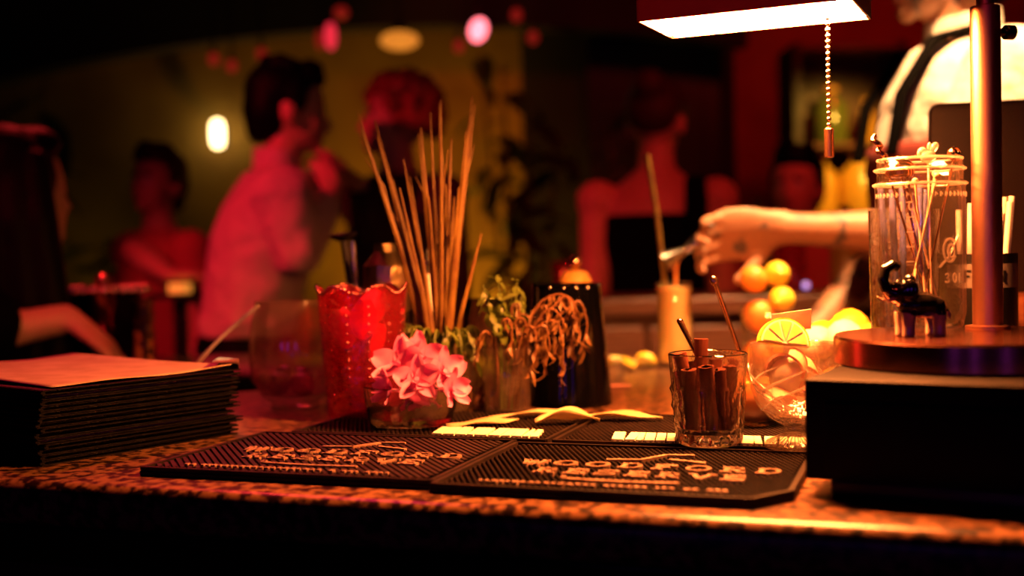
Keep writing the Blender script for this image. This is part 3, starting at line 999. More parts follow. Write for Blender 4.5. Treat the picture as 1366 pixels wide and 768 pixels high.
lab_o = lb.build('label_band', 'label_print', cad)
lt = MB()
for i, chh in enumerate('F IN'):
    if chh != ' ':
        curved_bits(lt, [[(p[0] * 0.8 + i * 1.0, p[1]) for p in s] for s in DIG[chh]], 0.2, 0.0386, 0.0391, math.radians(-132), 0.011, ch_ - 0.028)
lt.build('label_lettering', 'black_plastic', lab_o, smooth=0)
for i in range(12):
    a = i * 2.4
    r_ = 0.024 * math.sqrt((i + 1) / 12)
    b0 = Vector((r_ * 0.8 * math.cos(a), r_ * 0.8 * math.sin(a), 0.007))
    tp = Vector((r_ * 1.3 * math.cos(a) + 0.012, r_ * 1.3 * math.sin(a), ch_ + 0.045 + 0.006 * (i % 3)))
    if tp.xy.length > 0.033:
        tp.x *= 0.033 / tp.xy.length
    st = MB().tube([(0, 0, 0), tp - b0], 0.0032, 10)
    tag(st.build('drinking_straw', 'straw_white', loc=cc_ + b0), 'white straw standing in the black holder behind the lamp pole', 'straw', 'white straws in the black holder')

# ------------------------------------------------------------------ point of sale terminal behind the lamp
tcz = 1.43
tl = at_d(1236, 140, tcz)
bl = at_d(1236, 392, tcz)
pos = thing('order_terminal', 'dark brown order terminal screen seen from behind, beside the lamp pole', 'terminal', (tl.x, tcz, ZC), math.radians(-12))
TW, TH = 0.30, tl.z - bl.z
z0 = bl.z - ZC
scr = MB()
rpoly = arc(0.012, TH - 0.012, 0.012, 0.012, 180, 90, 6) + arc(TW - 0.012, TH - 0.012, 0.012, 0.012, 90, 0, 6) + [(TW, 0), (0, 0)]
scr.prism(rpoly, -0.012, 0.012, Matrix.Translation((0, 0, z0)) @ Matrix.Rotation(math.radians(96), 4, 'X'))
scr.build('screen_housing', 'screen_back', pos, smooth=30, bevel=0.002)
MB().box((TW * 0.62, -0.008, z0 + TH - 0.001), (TW * 0.7, 0.018, 0.004), Matrix.Rotation(math.radians(6), 3, 'X')).build('card_slot', 'screen_back', pos, smooth=0, bevel=0.001)
wd_ = MB()
wd_.prism([(-0.12, 0.0), (0.14, 0.0), (0.14, z0 - 0.01), (0.01, z0 + 0.005), (-0.02, z0 + 0.0), (-0.12, 0.075)], 0.02, TW - 0.02, Matrix(((0, 0, 1, 0), (1, 0, 0, 0), (0, 1, 0, 0), (0, 0, 0, 1))))
wd_.build('sloped_base', 'red_wood', pos, smooth=0, bevel=0.003)

# ------------------------------------------------------------------ cinnamon glass
def cup(r0, r1, h, wall=0.002, floor=0.006, extra=None):
    return [(0, 0.0005), (r0 * 0.93, 0), (r0, 0.002)] + (extra or []) + [(r1, h - 0.0012), (r1 - wall / 2, h), (r1 - wall, h - 0.0012), (r0 - wall, floor + 0.002), (r0 * 0.8, floor), (0, floor)]


CGD = 1.078
cg = at_d(946, 592, CGD)
cg.z = ZM
hg = at_d(946, 470, CGD).z - ZM
g = thing('rocks_glass', 'cut crystal rocks glass holding cinnamon sticks, on the rubber mat', 'glass', cg)
r0, r1 = 0.0290, 0.0356
pr = [(0, 0.0005), (r0 * 0.9, 0), (r0, 0.002)]
NZ = 9
for i in range(NZ + 1):
    z = 0.004 + (hg * 0.62 - 0.004) * i / NZ
    pr.append((r0 + (r1 - r0) * z / hg, z))
k0, k1 = 3, 3 + NZ
pr += [(r0 + (r1 - r0) * 0.66, hg * 0.66), (r1, hg - 0.001), (r1 - 0.001, hg), (r1 - 0.002, hg - 0.001), (r0 - 0.0018 + (r1 - r0) * 0.2, 0.016), (r0 * 0.84, 0.011), (0, 0.0105)]


def diamonds(a, k):
    if k0 <= k <= k1:
        p = a * 10 / (2 * math.pi)
        q = (k - k0) / 3.0
        d1 = abs(((p + q) % 1.0) - 0.5) * 2
        d2 = abs(((p - q) % 1.0) - 0.5) * 2
        return 1.0 + 0.085 * (min(d1, d2)) - 0.02
    return 1.0


MB().lathe(pr, 80, mod=diamonds).build('glass_body', 'crystal', g, smooth=20)


def roll(length, r, flip=1):
    """a quill: bark rolled in from both edges"""
    mb = MB()
    n = 26
    ring = []
    for i in range(n + 1):
        a = -math.pi * 1.35 + 2.7 * math.pi * i / n
        rr_ = r * (1.0 - 0.28 * abs(2 * i / n - 1) ** 1.5)
        off = 0.0
        ring.append((rr_ * math.cos(a + math.pi / 2) * flip, rr_ * math.sin(a + math.pi / 2)))
    rings = []
    outer = ring
    innr = [(x * 0.80, y * 0.80) for x, y in ring][::-1]
    loop = outer + innr
    for k in range(5):
        z = length * k / 4
        s_ = 1 + 0.03 * math.sin(k * 2.1)
        rings.append([(x * s_, y * s_, z) for x, y in loop])
    mb.loft(rings, True)
    return mb


sticks = [  # (top px, top py, bottom x offset, y top offset, radius, roll)
    (902, 470, -0.012, -0.006, 0.0062), (936, 452, -0.008, 0.004, 0.0066), (916, 490, -0.016, -0.016, 0.0068), (937, 486, 0.000, -0.018, 0.0072),
    (957, 480, 0.006, 0.010, 0.0066), (972, 486, 0.015, -0.008, 0.0070), (928, 484, 0.000, 0.018, 0.0062), (955, 490, 0.012, -0.016, 0.0060), (984, 480, 0.019, 0.008, 0.0062), (966, 494, 0.006, -0.002, 0.0060), (908, 496, -0.019, 0.010, 0.0060)]
for i, (tx, ty, bx_, yo, rr_) in enumerate(sticks):
    tp = at_d(tx, ty, CGD) - cg
    tp.y = yo
    R_ = r1 - 0.0025 - rr_
    if tp.xy.length > R_:
        f_ = R_ / tp.xy.length
        tp.x *= f_
        tp.y *= f_
    by_ = max(-0.012, min(0.012, yo * 0.6))
    bt = Vector((bx_, by_, 0.0125))
    dv = tp - bt
    st = roll(dv.length, rr_, 1 if i % 2 else -1).build('cinnamon_stick', 'cinnamon', smooth=45)
    st.location = cg + bt
    q = dv.to_track_quat('Z', 'Y')
    st.rotation_euler = (q.to_matrix() @ rotz(i * 1.7)).to_euler()
    tag(st, 'cinnamon stick rising highest out of the cut crystal glass' if i == 1 else 'rolled brown cinnamon stick standing inside the cut crystal glass', 'cinnamon stick', 'cinnamon sticks in the crystal glass')
# copper tong handle in the cinnamon glass
a_, b_ = at_d(907, 428, 1.096), at_d(924, 462, 1.089)
d_ = (b_ - a_)
e_ = a_ + d_ * 1.9
tg = thing('copper_tongs', 'slim copper tongs standing in the cinnamon glass', 'tongs', e_)
for s_ in (-1, 1):
    MB().tube([Vector((s_ * 0.0005, 0.004 * s_, 0)), (a_ - e_) * 0.5 + Vector((0, 0.003 * s_, 0)), a_ - e_ + Vector((0, 0.0012 * s_, 0))], [0.0016, 0.002, 0.0028], 10, flat=0.5).build('tong_arm', 'copper_tube', tg)
MB().ell(a_ - e_, (0.0032, 0.0032, 0.0026)).build('hinge_end', 'copper_tube', tg)

# amber glass behind
AGD = 1.19
ag = Vector((at_d(1003, 565, AGD).x, AGD, ZM))
ha = at_d(1003, 472, AGD).z - ZM
t = thing('stemless_glass', 'round stemless glass of amber drink between the cinnamon glass and the goblet', 'glass', ag)
MB().lathe([(0, 0.001), (0.018, 0), (0.030, 0.012), (0.036, 0.03), (0.036, 0.05), (0.033, ha), (0.0318, ha), (0.0345, 0.05), (0.0345, 0.03), (0.028, 0.013), (0.016, 0.004), (0, 0.004)], 40).build('glass_body', 'clear_glass', t, smooth=60)
MB().lathe([(0, 0.0045), (0.016, 0.0048), (0.0275, 0.0145), (0.0338, 0.03), (0.0338, 0.044), (0, 0.044)], 36).build('drink', 'amber_drink', t, smooth=50)
ic = MB()
for i, (x, y, z, s_) in enumerate(((0.01, -0.008, 0.045, 0.018), (-0.012, 0.006, 0.043, 0.02))):
    MB().box((x, y, z), (s_, s_, s_), Euler((0.4 + i, 0.3, i)).to_matrix()).build('ice_cube', 'water', t, smooth=0, bevel=0.003)
s0, s1 = at_d(953, 375, 1.175), at_d(984, 462, 1.18)
dv = s1 - s0
bt = s0 + dv * ((s0.z - ZM - 0.006) / (s0.z - s1.z))
if (bt - ag).xy.length > 0.02:
    bt.x, bt.y = ag.x + (bt - ag).xy.normalized().x * 0.012, ag.y - 0.004
sp = thing('bar_spoon', 'long copper bar spoon leaning out of the amber glass', 'spoon', bt)
MB().tube([(0, 0, 0.002), (s1 - bt), (s0 - bt) * 0.985], [0.0016, 0.0022, 0.0026], 10).build('shaft', 'copper_tube', sp)
MB().ell(s0 - bt, (0.0042, 0.0022, 0.0058), rot=Matrix.Rotation(-0.35, 3, 'Y')).build('spoon_tip', 'copper_tube', sp)

# ------------------------------------------------------------------ goblet with citrus
GCD = 1.05
gc = Vector((at_d(1061, 600, GCD).x, GCD, ZM))
hh = at_d(1061, 457, GCD).z - ZM
t = thing('footed_goblet', 'embossed footed glass goblet heaped with citrus, beside the black box', 'goblet', gc)
GR = 0.0385


def swirl(a, k):
    if 6 <= k <= 10:
        return 1 + 0.022 * math.sin(a * 9 + k * 1.3) + 0.012 * math.sin(a * 17 - k * 2)
    if 1 <= k <= 3:
        return 1 + 0.012 * math.sin(a * 28)
    return 1.0


MB().lathe([(0, 0.001), (0.026, 0.0), (0.027, 0.003), (0.024, 0.0065), (0.0095, 0.012), (0.010, 0.019), (0.022, 0.026), (0.033, 0.037), (0.038, 0.052), (0.0385, 0.066), (0.0378, 0.078), (0.0385, hh - 0.001), (0.0378, hh), (0.0368, hh - 0.001), (0.0358, 0.078), (0.0362, 0.055), (0.030, 0.038), (0.018, 0.029), (0, 0.027)], 84, mod=swirl).build('glass_body', 'goblet_glass', t, smooth=40)
for i in range(11):
    a0 = -2.85 + i * 0.28
    pts_ = []
    for k in range(15):
        u_ = k / 14
        zz = 0.034 + 0.040 * u_
        rr_ = (0.0325 + 0.0062 * min(1, u_ * 2.2)) * 1.02
        aa_ = a0 + 0.55 * math.sin(u_ * 4.5 + i)
        pts_.append((rr_ * math.cos(aa_), rr_ * math.sin(aa_), zz))
    MB().tube(pts_, [0.0003 + 0.0006 * math.sin(math.pi * k / 14) for k in range(15)], 6).build('embossed_swirl', 'emboss_glass', t, smooth=60)
for i in range(20):
    a0 = -math.pi + i * math.pi / 19
    MB().tube([(0.0255 * math.cos(a0), 0.0255 * math.sin(a0), 0.0058), (0.012 * math.cos(a0), 0.012 * math.sin(a0), 0.0118)], [0.0008, 0.0004], 5).build('foot_flute', 'emboss_glass', t, smooth=60)


def lemon(mb, c, r, rot, m=0):
    prof = [(0, -1.28), (0.16, -1.22), (0.28, -1.06), (0.62, -0.82), (0.9, -0.42), (1.0, 0), (0.9, 0.42), (0.62, 0.82), (0.28, 1.06), (0.18, 1.22), (0, 1.3)]
    a = MB().lathe([(x * r, z * r) for x, z in prof], 24)
    mb.add([Vector(c) + rot @ Vector(p) for p in a.v], a.f, m)


def lemon_thing(name, label, c, r, rot, mat, cat, group=None):
    mb = MB()
    lemon(mb, (0, 0, 0), r, rot)
    return tag(mb.build(name, mat, loc=c, smooth=60), label, cat, group)


def citrus_slice(name, label, c, r, rot, mat='lemon_peel', half=True, cat='lemon slice', thick=0.008, group=None):
    t = thing(name, label, cat, c, 0, group, rot=rot.to_euler())
    span = 180 if half else 360
    pl = arc(0, 0, r, r, 0, span, 24)
    pf = arc(0, 0, r * 0.93, r * 0.93, 0, span, 24)
    MB().prism(pl, -thick / 2, thick / 2).build('rind', mat, t, smooth=30)
    MB().prism(pf, -thick / 2 - 0.0003, thick / 2 + 0.0003).build('pith', 'pith', t, smooth=30)
    n = 5 if half else 9
    for i in range(n):
        a0, a1 = span / n * i + 3, span / n * (i + 1) - 3
        mid = math.radians((a0 + a1) / 2)
        sg = [(0.12 * r * math.cos(mid), 0.12 * r * math.sin(mid))] + arc(0, 0, r * 0.86, r * 0.86, a0, a1, 5)
        MB().prism(sg, -thick / 2 - 0.0008, thick / 2 + 0.0008).build('segment', 'lemon_flesh', t, smooth=0)
    return t


def R3(x, y, z):
    return Euler((x, y, z)).to_matrix()


def gp(px, py, d):
    return at_d(px, py, d)


citrus_slice('lemon_half_slice', 'bright half lemon slice lying on top of the goblet', gp(1045, 459, 1.044), 0.023, R3(math.radians(76), 0.15, 0.1))
lemon_thing('lemon_wedge', 'pale lemon chunk in the goblet beneath the half slice', gc + Vector((-0.004, 0.006, 0.062)), 0.017, R3(1.2, 0.3, 0.4), 'pith', 'lemon')
for i, (x, y, z, rx, rz_) in enumerate(((-0.014, -0.010, 0.048, 0.3, 0.2), (0.013, -0.008, 0.052, 0.5, 1.0), (0.0, 0.012, 0.044, 0.2, 2.2), (0.016, 0.010, 0.070, 0.6, 0.4), (-0.016, 0.006, 0.074, 0.4, 2.9), (0.003, -0.012, 0.076, 0.8, 0.3))):
    mb = MB()
    rings = []
    for k in range(9):
        a = -0.9 + 1.8 * k / 8
        wdt = 0.009 * math.cos(a * 0.9)
        rings.append([(0.017 * math.sin(a), -wdt, 0.017 * math.cos(a) - 0.014), (0.017 * math.sin(a), wdt, 0.017 * math.cos(a) - 0.014), (0.0145 * math.sin(a), wdt, 0.0145 * math.cos(a) - 0.014), (0.0145 * math.sin(a), -wdt, 0.0145 * math.cos(a) - 0.014)])
    mb.loft(rings)
    o = mb.build('citrus_peel', 'grapefruit_peel', loc=gc + Vector((x, y, z)), smooth=40)
    o.rotation_euler = (rx, 0.2 * i, rz_)
    tag(o, 'curled pink citrus peel inside the goblet', 'peel', 'citrus peels in the goblet')
pc = gp(1056, 435, 1.060)
o = tag(MB().add([(-0.018, 0, 0), (0.018, 0.003, 0.001), (0.018, 0.001, 0.019), (-0.018, -0.001, 0.015), (-0.018, 0.001, 0), (0.018, 0.004, 0.001), (0.018, 0.002, 0.019), (-0.018, 0, 0.015)],
                 [(0, 1, 2, 3), (7, 6, 5, 4), (0, 4, 5, 1), (1, 5, 6, 2), (2, 6, 7, 3), (3, 7, 4, 0)]).build('paper_card', 'pith', loc=pc + Vector((0, 0, -0.004)), smooth=0), 'small blank cream card tucked upright among the citrus in the goblet', 'card')
# lemon bowl behind
lc = Vector((at_d(1118, 500, 1.30).x, 1.31, ZC))
t = thing('fruit_bowl', 'clear glass bowl of lemons behind the goblet and the lamp base', 'bowl', lc)
zr = at_d(1118, 452, 1.30).z - ZC
MB().lathe([(0, 0.001), (0.03, 0), (0.032, 0.004), (0.05, 0.03), (0.058, zr), (0.0565, zr), (0.0485, 0.032), (0.028, 0.008), (0, 0.007)], 48).build('glass_body', 'goblet_glass', t, smooth=60)
for i, (x, y, z, r_, mt, lb_) in enumerate((
        (-0.022, -0.006, zr - 0.004, 0.0195, 'pith', 'peeled pale lemon at the goblet side of the lemon bowl'), (0.004, -0.022, zr + 0.004, 0.0185, 'pith', 'peeled pale lemon lying foremost in the lemon bowl'),
        (0.020, 0.012, zr + 0.012, 0.020, 'lemon_peel', 'whole yellow lemon topping the pile in the lemon bowl'), (0.033, -0.010, zr + 0.002, 0.0150, 'lime_peel', 'small yellow-green lime at the rim of the lemon bowl near the tall jar'),
        (-0.008, 0.022, zr - 0.002, 0.021, 'lemon_peel', 'whole yellow lemon at the back of the lemon bowl'), (0.0, 0.0, 0.032, 0.022, 'lemon_peel', 'whole yellow lemon at the bottom of the lemon bowl'))):
    lemon_thing('lemon' if 'lime' not in mt else 'lime', lb_, lc + Vector((x, y, z)), r_, R3(1.3 + 0.2 * i, 0.3 * i, 0.8 * i), mt, 'lemon' if 'lime' not in mt else 'lime')

# tall jar of oranges and lemons under the bartender's hand
oc = Vector((at_d(1022, 480, 1.74).x, 1.72, ZC))
zo = at_d(1022, 408, 1.74).z - ZC
t = thing('fruit_jar', 'wide glass jar heaped with oranges and lemons under the bartender\'s hand', 'jar', oc)
MB().lathe(cup(0.037, 0.041, zo), 40).build('glass_body', 'clear_glass', t, smooth=50)
for i, (x, y, z, r_, mt) in enumerate(((-0.016, -0.004, zo * 0.30, 0.0225, 'orange_peel'), (0.018, 0.004, zo * 0.42, 0.020, 'lemon_peel'), (-0.014, 0.0, zo * 0.86, 0.024, 'orange_peel'), (0.018, -0.008, zo + 0.010, 0.0205, 'lemon_peel'), (0.016, 0.012, zo + 0.046, 0.0205, 'lemon_peel'), (-0.020, 0.002, zo + 0.040, 0.0205, 'orange_peel'))):
    lb_ = ['whole orange at the bottom of the fruit jar', 'yellow lemon low inside the fruit jar', 'whole orange at the rim of the fruit jar', 'yellow lemon at the rim of the fruit jar', 'yellow lemon on top of the heap in the fruit jar', 'orange on top of the heap in the fruit jar, below the hand'][i]
    if mt == 'orange_peel':
        mb = MB().ell((0, 0, 0), (r_, r_, r_ * 0.94), 24, 16)
        mb.ell((0, 0, r_ * 0.93), (r_ * 0.12, r_ * 0.12, r_ * 0.06), 8, 6)
        o = mb.build('orange', mt, loc=oc + Vector((x, y, z)), smooth=60)
        o.rotation_euler = (0.5 * i, 0.4, i)
        tag(o, lb_, 'orange')
    else:
        lemon_thing('lemon', lb_, oc + Vector((x, y, z)), r_ * 0.92, R3(0.4 + 0.3 * i, 0.3 * i, 0.8 * i), mt, 'lemon')

# ------------------------------------------------------------------ highball with the cream drink, straw in it
hc = Vector((at_d(901, 486, 1.86).x, 1.86, ZC))
zh = at_d(901, 376, 1.86).z - ZC
t = thing('highball_glass', 'tall slim glass filled with a yellow creamy drink, under the pouring hand', 'glass', hc)
MB().lathe(cup(0.0265, 0.0288, zh), 40).build('glass_body', 'clear_glass', t, smooth=50)
MB().lathe([(0, 0.0066), (0.0235, 0.0085), (0.0262, zh - 0.008), (0, zh - 0.008)], 36).build('drink', 'cream_drink', t)
s0 = at_d(863, 206, 1.86)
s1 = at_d(886, 372, 1.86)
bt = hc + Vector((-0.012, 0, zh - 0.0085))
st = MB().tube([(0, 0, 0), s1 - bt, (s0 - bt) * 0.55 + (s1 - bt) * 0.45 + Vector((0.003, 0, 0)), s0 - bt], [0.0036, 0.0038, 0.0042, 0.0046], 10)
tag(st.build('reed_straw', 'lemongrass', loc=bt, smooth=60), 'long yellow reed straw standing in the creamy drink', 'straw')
# small lemon wedges and a red pick on the counter
for i, (px, py, r_) in enumerate(((829, 489, 0.013), (846, 494, 0.014), (862, 490, 0.012))):
    c = on_z(px, py)
    citrus_slice('lemon_wedge', 'small lemon wedge lying on the counter before the creamy drink', c + Vector((0, 0, 0.0075)), r_ * 1.5, R3(math.radians(12 + 20 * i), 0.1, 0.6 + i), half=True, cat='lemon wedge', thick=0.009, group='lemon wedges on the counter')
c = on_z(826, 516)
rp = thing('cocktail_pick', 'thin red cocktail pick lying on the counter beside the black cup', 'pick', c)
MB().tube([(-0.014, 0, 0.002), (0.016, 0.004, 0.002)], [0.0018, 0.001], 8).build('pick_shaft', 'lips', rp)
MB().ell((-0.015, 0, 0.0032), 0.0032).build('pick_ball', 'bulb_dim_red' if False else 'lips', rp)

# ------------------------------------------------------------------ black shaker cup
kc = Vector((at_d(759, 538, 1.44).x, 1.44, ZC))
zk = at_d(755, 378, 1.44).z - ZC
t = thing('shaker_cup', 'tall black metal shaker cup behind the wilted herbs', 'shaker', kc)
rb, rt_ = 0.0522, 0.0418
MB().lathe([(0, 0), (rb - 0.001, 0), (rb, 0.001), (rb - 0.0104 * 0.40, zk * 0.40), (rb - 0.0052, zk * 0.405), (rb - 0.0055, zk * 0.43), (rb - 0.0104 * 0.435, zk * 0.435), (rt_, zk - 0.003), (rt_ + 0.0012, zk - 0.002), (rt_, zk), (rt_ - 0.002, zk), (rb - 0.004, 0.004), (0, 0.003)], 56).build('cup_body', 'shaker_black', t, smooth=30)
for a in (-2.1, -1.7, -1.35, -1.0):  # steel dots standing in for highlights along the rim
    MB().ell((rt_ * 1.01 * math.cos(a), rt_ * 1.01 * math.sin(a), zk - 0.004), (0.0022, 0.0022, 0.0022), 10, 8).build('rim_glint', 'steel', t)
# bottle with yellow dome behind it
yc = Vector((at_d(770, 480, 1.66).x, 1.66, ZC))
z1 = at_d(770, 378, 1.66).z - ZC
z2 = at_d(770, 360, 1.66).z - ZC
z3 = at_d(770, 352, 1.66).z - ZC
t = thing('capped_bottle', 'bottle with a domed yellow cap and round stopper behind the black shaker', 'bottle', yc)
MB().lathe([(0, 0), (0.024, 0), (0.026, 0.003), (0.026, z1 - 0.003), (0.022, z1), (0, z1)], 32).build('bottle_body', 'bottle_green', t)
MB().lathe([(0.0225, z1 - 0.002), (0.022, z1 + 0.004), (0.016, z2 - 0.003), (0.006, z2), (0, z2)], 28).build('cap', 'cap_yellow', t, smooth=60)
MB().ell((0, 0, z3 + 0.003), (0.0085, 0.0085, 0.0095)).build('stopper', 'copper_tube', t)


# ------------------------------------------------------------------ leaves and sprigs
def leaf_mesh(name, L, W, mat, curl=0.3, fold=0.25, n=6, thick=0.0):
    vs_, fs_ = [], []
    for i in range(n + 1):
        u_ = i / n
        wd = W * math.sin(math.pi * min(1, u_ * 0.96 + 0.02)) ** 0.8 * 0.5
        z = curl * L * math.sin(u_ * 1.6) * u_ * -1 + 0.0
        for s_ in (-1, 0, 1):
            vs_.append((u_ * L * math.cos(curl * u_), s_ * wd, z + abs(s_) * wd * fold))
    for i in range(n):
        for s_ in (0, 1):
            k = i * 3 + s_
            fs_.append((k, k + 3, k + 4, k + 1))
    me_ = MB().add(vs_, fs_).mesh(name, mat)
    me_.shade_smooth()
    return me_


LEAFM = [leaf_mesh('mint_leaf', 0.020, 0.011, 'mint', 0.5), leaf_mesh('mint_leaf', 0.016, 0.008, 'mint', 0.9), leaf_mesh('mint_leaf', 0.023, 0.009, 'mint', 0.2)]
LEAFW = [leaf_mesh('wilted_leaf', 0.017, 0.0050, 'wilted', 1.0, 0.9), leaf_mesh('wilted_leaf', 0.020, 0.0042, 'wilted', 0.6, 1.2), leaf_mesh('wilted_leaf', 0.014, 0.0052, 'wilted', 1.3, 0.7)]


def sprig(label, base, pts, leaves, meshes, stem_mat, rnd, group, name='herb_sprig', start=0.35, droop=0.0, sr=0.0016):
    """pts: world points of the stem"""
    t = thing(name, label, 'herb', base, 0, group)
    pl = [Vector(p) - Vector(base) for p in pts]
    path = [pl[0]]
    for a, b in zip(pl[:-1], pl[1:]):
        for k in range(1, 5):
            path.append(a.lerp(b, k / 4))
    # smooth
    for _ in range(2):
        path = [path[0]] + [(path[i - 1] + path[i] * 2 + path[i + 1]) / 4 for i in range(1, len(path) - 1)] + [path[-1]]
    MB().tube(path, [sr * (1 - 0.5 * i / len(path)) for i in range(len(path))], 6).build('stem', stem_mat, t, smooth=60)
    n = len(path)
    for k in range(leaves):
        u_ = start + (1 - start) * (k + rnd.random() * 0.6) / leaves
        i = min(n - 2, int(u_ * (n - 1)))
        p = path[i].lerp(path[i + 1], u_ * (n - 1) - i)
        o = bpy.data.objects.new('leaf', meshes[k % len(meshes)])
        COL.objects.link(o)
        o.parent = t
        o.location = p
        o.rotation_euler = (rnd.uniform(-0.6, 0.6), droop + rnd.uniform(-0.5, 0.5), k * 2.4 + rnd.uniform(-0.4, 0.4))
        s_ = rnd.uniform(0.7, 1.15)
        o.scale = (s_, s_, s_)
    return t


rh = random.Random(21)
# glass with the wilted herbs
wc = Vector((at_d(678, 556, 1.335).x, 1.335, ZC))
zw = at_d(678, 462, 1.335).z - ZC
t = thing('water_glass', 'clear glass of water holding wilted herb sprigs, before the black shaker', 'glass', wc)
MB().lathe(cup(0.026, 0.029, zw), 40).build('glass_body', 'clear_glass', t, smooth=50)
MB().lathe([(0, 0.0065), (0.0238, 0.0085), (0.0258, zw * 0.6), (0, zw * 0.6)], 32).build('water', 'water', t)
GRP = 'herb sprigs in the water glass'


def hp(px, py, dy=0.0):
    return at_d(px, py, 1.335 + dy)


def wbase(dx):
    return wc + Vector((dx, 0.004 * math.sin(dx * 999), 0.009))


sp_defs = [
    ([wbase(-0.004), hp(676, 462), hp(668, 410), hp(664, 366)], 16, LEAFM, 'mint', 'upright leafy green herb sprig at the top of the water glass', -0.2),
    ([wbase(0.004), hp(684, 462), hp(686, 420, 0.01), hp(690, 372, 0.012)], 16, LEAFM, 'mint', 'upright leafy green herb sprig at the top of the water glass', -0.2),
    ([wbase(-0.008), hp(668, 462), hp(652, 420, -0.01), hp(645, 380, -0.01)], 12, LEAFM, 'mint', 'upright leafy green herb sprig at the top of the water glass', 0.2),
    ([wbase(0.008), hp(694, 462), hp(712, 414, -0.01), hp(728, 404, -0.012), hp(740, 440, -0.014), hp(738, 470, -0.014)], 14, LEAFW, 'stem_brown', 'wilted brown herb sprig drooping over the rim of the water glass', 1.0),
    ([wbase(0.010), hp(697, 462), hp(716, 404, 0.0), hp(744, 390, -0.004), hp(768, 400, -0.006), hp(773, 450, -0.006)], 18, LEAFW, 'stem_brown', 'wilted brown herb sprig drooping over the rim of the water glass', 1.0),
    ([wbase(0.002), hp(690, 462, -0.024), hp(704, 432, -0.03), hp(716, 440, -0.034), hp(714, 480, -0.036), hp(703, 500, -0.036)], 12, LEAFW, 'stem_brown', 'wilted brown herb sprig drooping over the rim of the water glass', 1.1),
    ([wbase(0.006), hp(696, 460, -0.015), hp(722, 430, -0.02), hp(745, 425, -0.022), hp(752, 470, -0.022), hp(748, 515, -0.022)], 14, LEAFW, 'stem_brown', 'wilted brown herb sprig drooping over the rim of the water glass', 1.1),
    ([wbase(-0.010), hp(662, 462, -0.01), hp(650, 440, -0.024), hp(640, 445, -0.03), hp(636, 480, -0.032)], 8, LEAFW, 'stem_brown', 'wilted brown herb sprig drooping over the rim of the water glass', 1.0),
]
for i in range(11):
    x0, y0 = 672 + 8.2 * i + rh.uniform(-9, 9), 424 - 6 * (i % 3) + rh.uniform(-14, 14)
    dy = -0.035 + 0.013 * (i % 6)
    sp_defs.append(([wbase(0.003 * (i % 4)), hp(690 + 2 * (i % 4), 460, dy * 0.5), hp(x0, y0, dy), hp(x0 + 14, y0 - rh.uniform(-6, 14), dy), hp(x0 + 18 + rh.uniform(-8, 10), y0 + 24, dy), hp(x0 + 16 + rh.uniform(-16, 16), y0 + 44 + 9 * (i % 4), dy)], 9, LEAFW, 'stem_brown', 'wilted brown herb sprig drooping over the rim of the water glass', 1.0))
for i in range(4):
    sp_defs.append(([wbase(-0.006 + 0.003 * i), hp(670 + 6 * i, 462), hp(655 + 14 * i, 425, 0.01 * (i - 1)), hp(650 + 15 * i, 388 + 8 * (i % 2), 0.014 * (i - 1))], 14, LEAFM, 'mint', 'upright leafy green herb sprig at the top of the water glass', 0.3))
for pts, nl, ms, sm_, lab, dr in sp_defs:
    sprig(lab, pts[0], pts, nl, ms, sm_, rh, GRP, droop=dr, start=0.45)
# ------------------------------------------------------------------ lemongrass bundle in a leafy glass
lg = Vector((at_d(593, 560, 1.345).x, 1.355, ZC))
zl = at_d(593, 445, 1.35).z - ZC
t = thing('herb_glass', 'clear glass stuffed with lemongrass and hanging green herbs', 'glass', lg)
LGR = 0.038
MB().lathe(cup(LGR * 0.9, LGR, zl), 44).build('glass_body', 'clear_glass', t, smooth=50)
MB().lathe([(0, 0.0065), (LGR * 0.9 - 0.003, 0.0085), (LGR * 0.93 - 0.003, zl * 0.5), (0, zl * 0.5)], 32).build('water', 'water', t)
tops = [(477, 150), (482, 172), (500, 160), (503, 182), (518, 232), (524, 240), (538, 212), (547, 236), (558, 178), (561, 170), (574, 150), (586, 138), (588, 133), (602, 185), (590, 200), (612, 250), (630, 128), (633, 140), (627, 158), (618, 220), (606, 262), (572, 262), (565, 255), (642, 312), (595, 245), (580, 240), (533, 250), (622, 175)]
rg = random.Random(5)
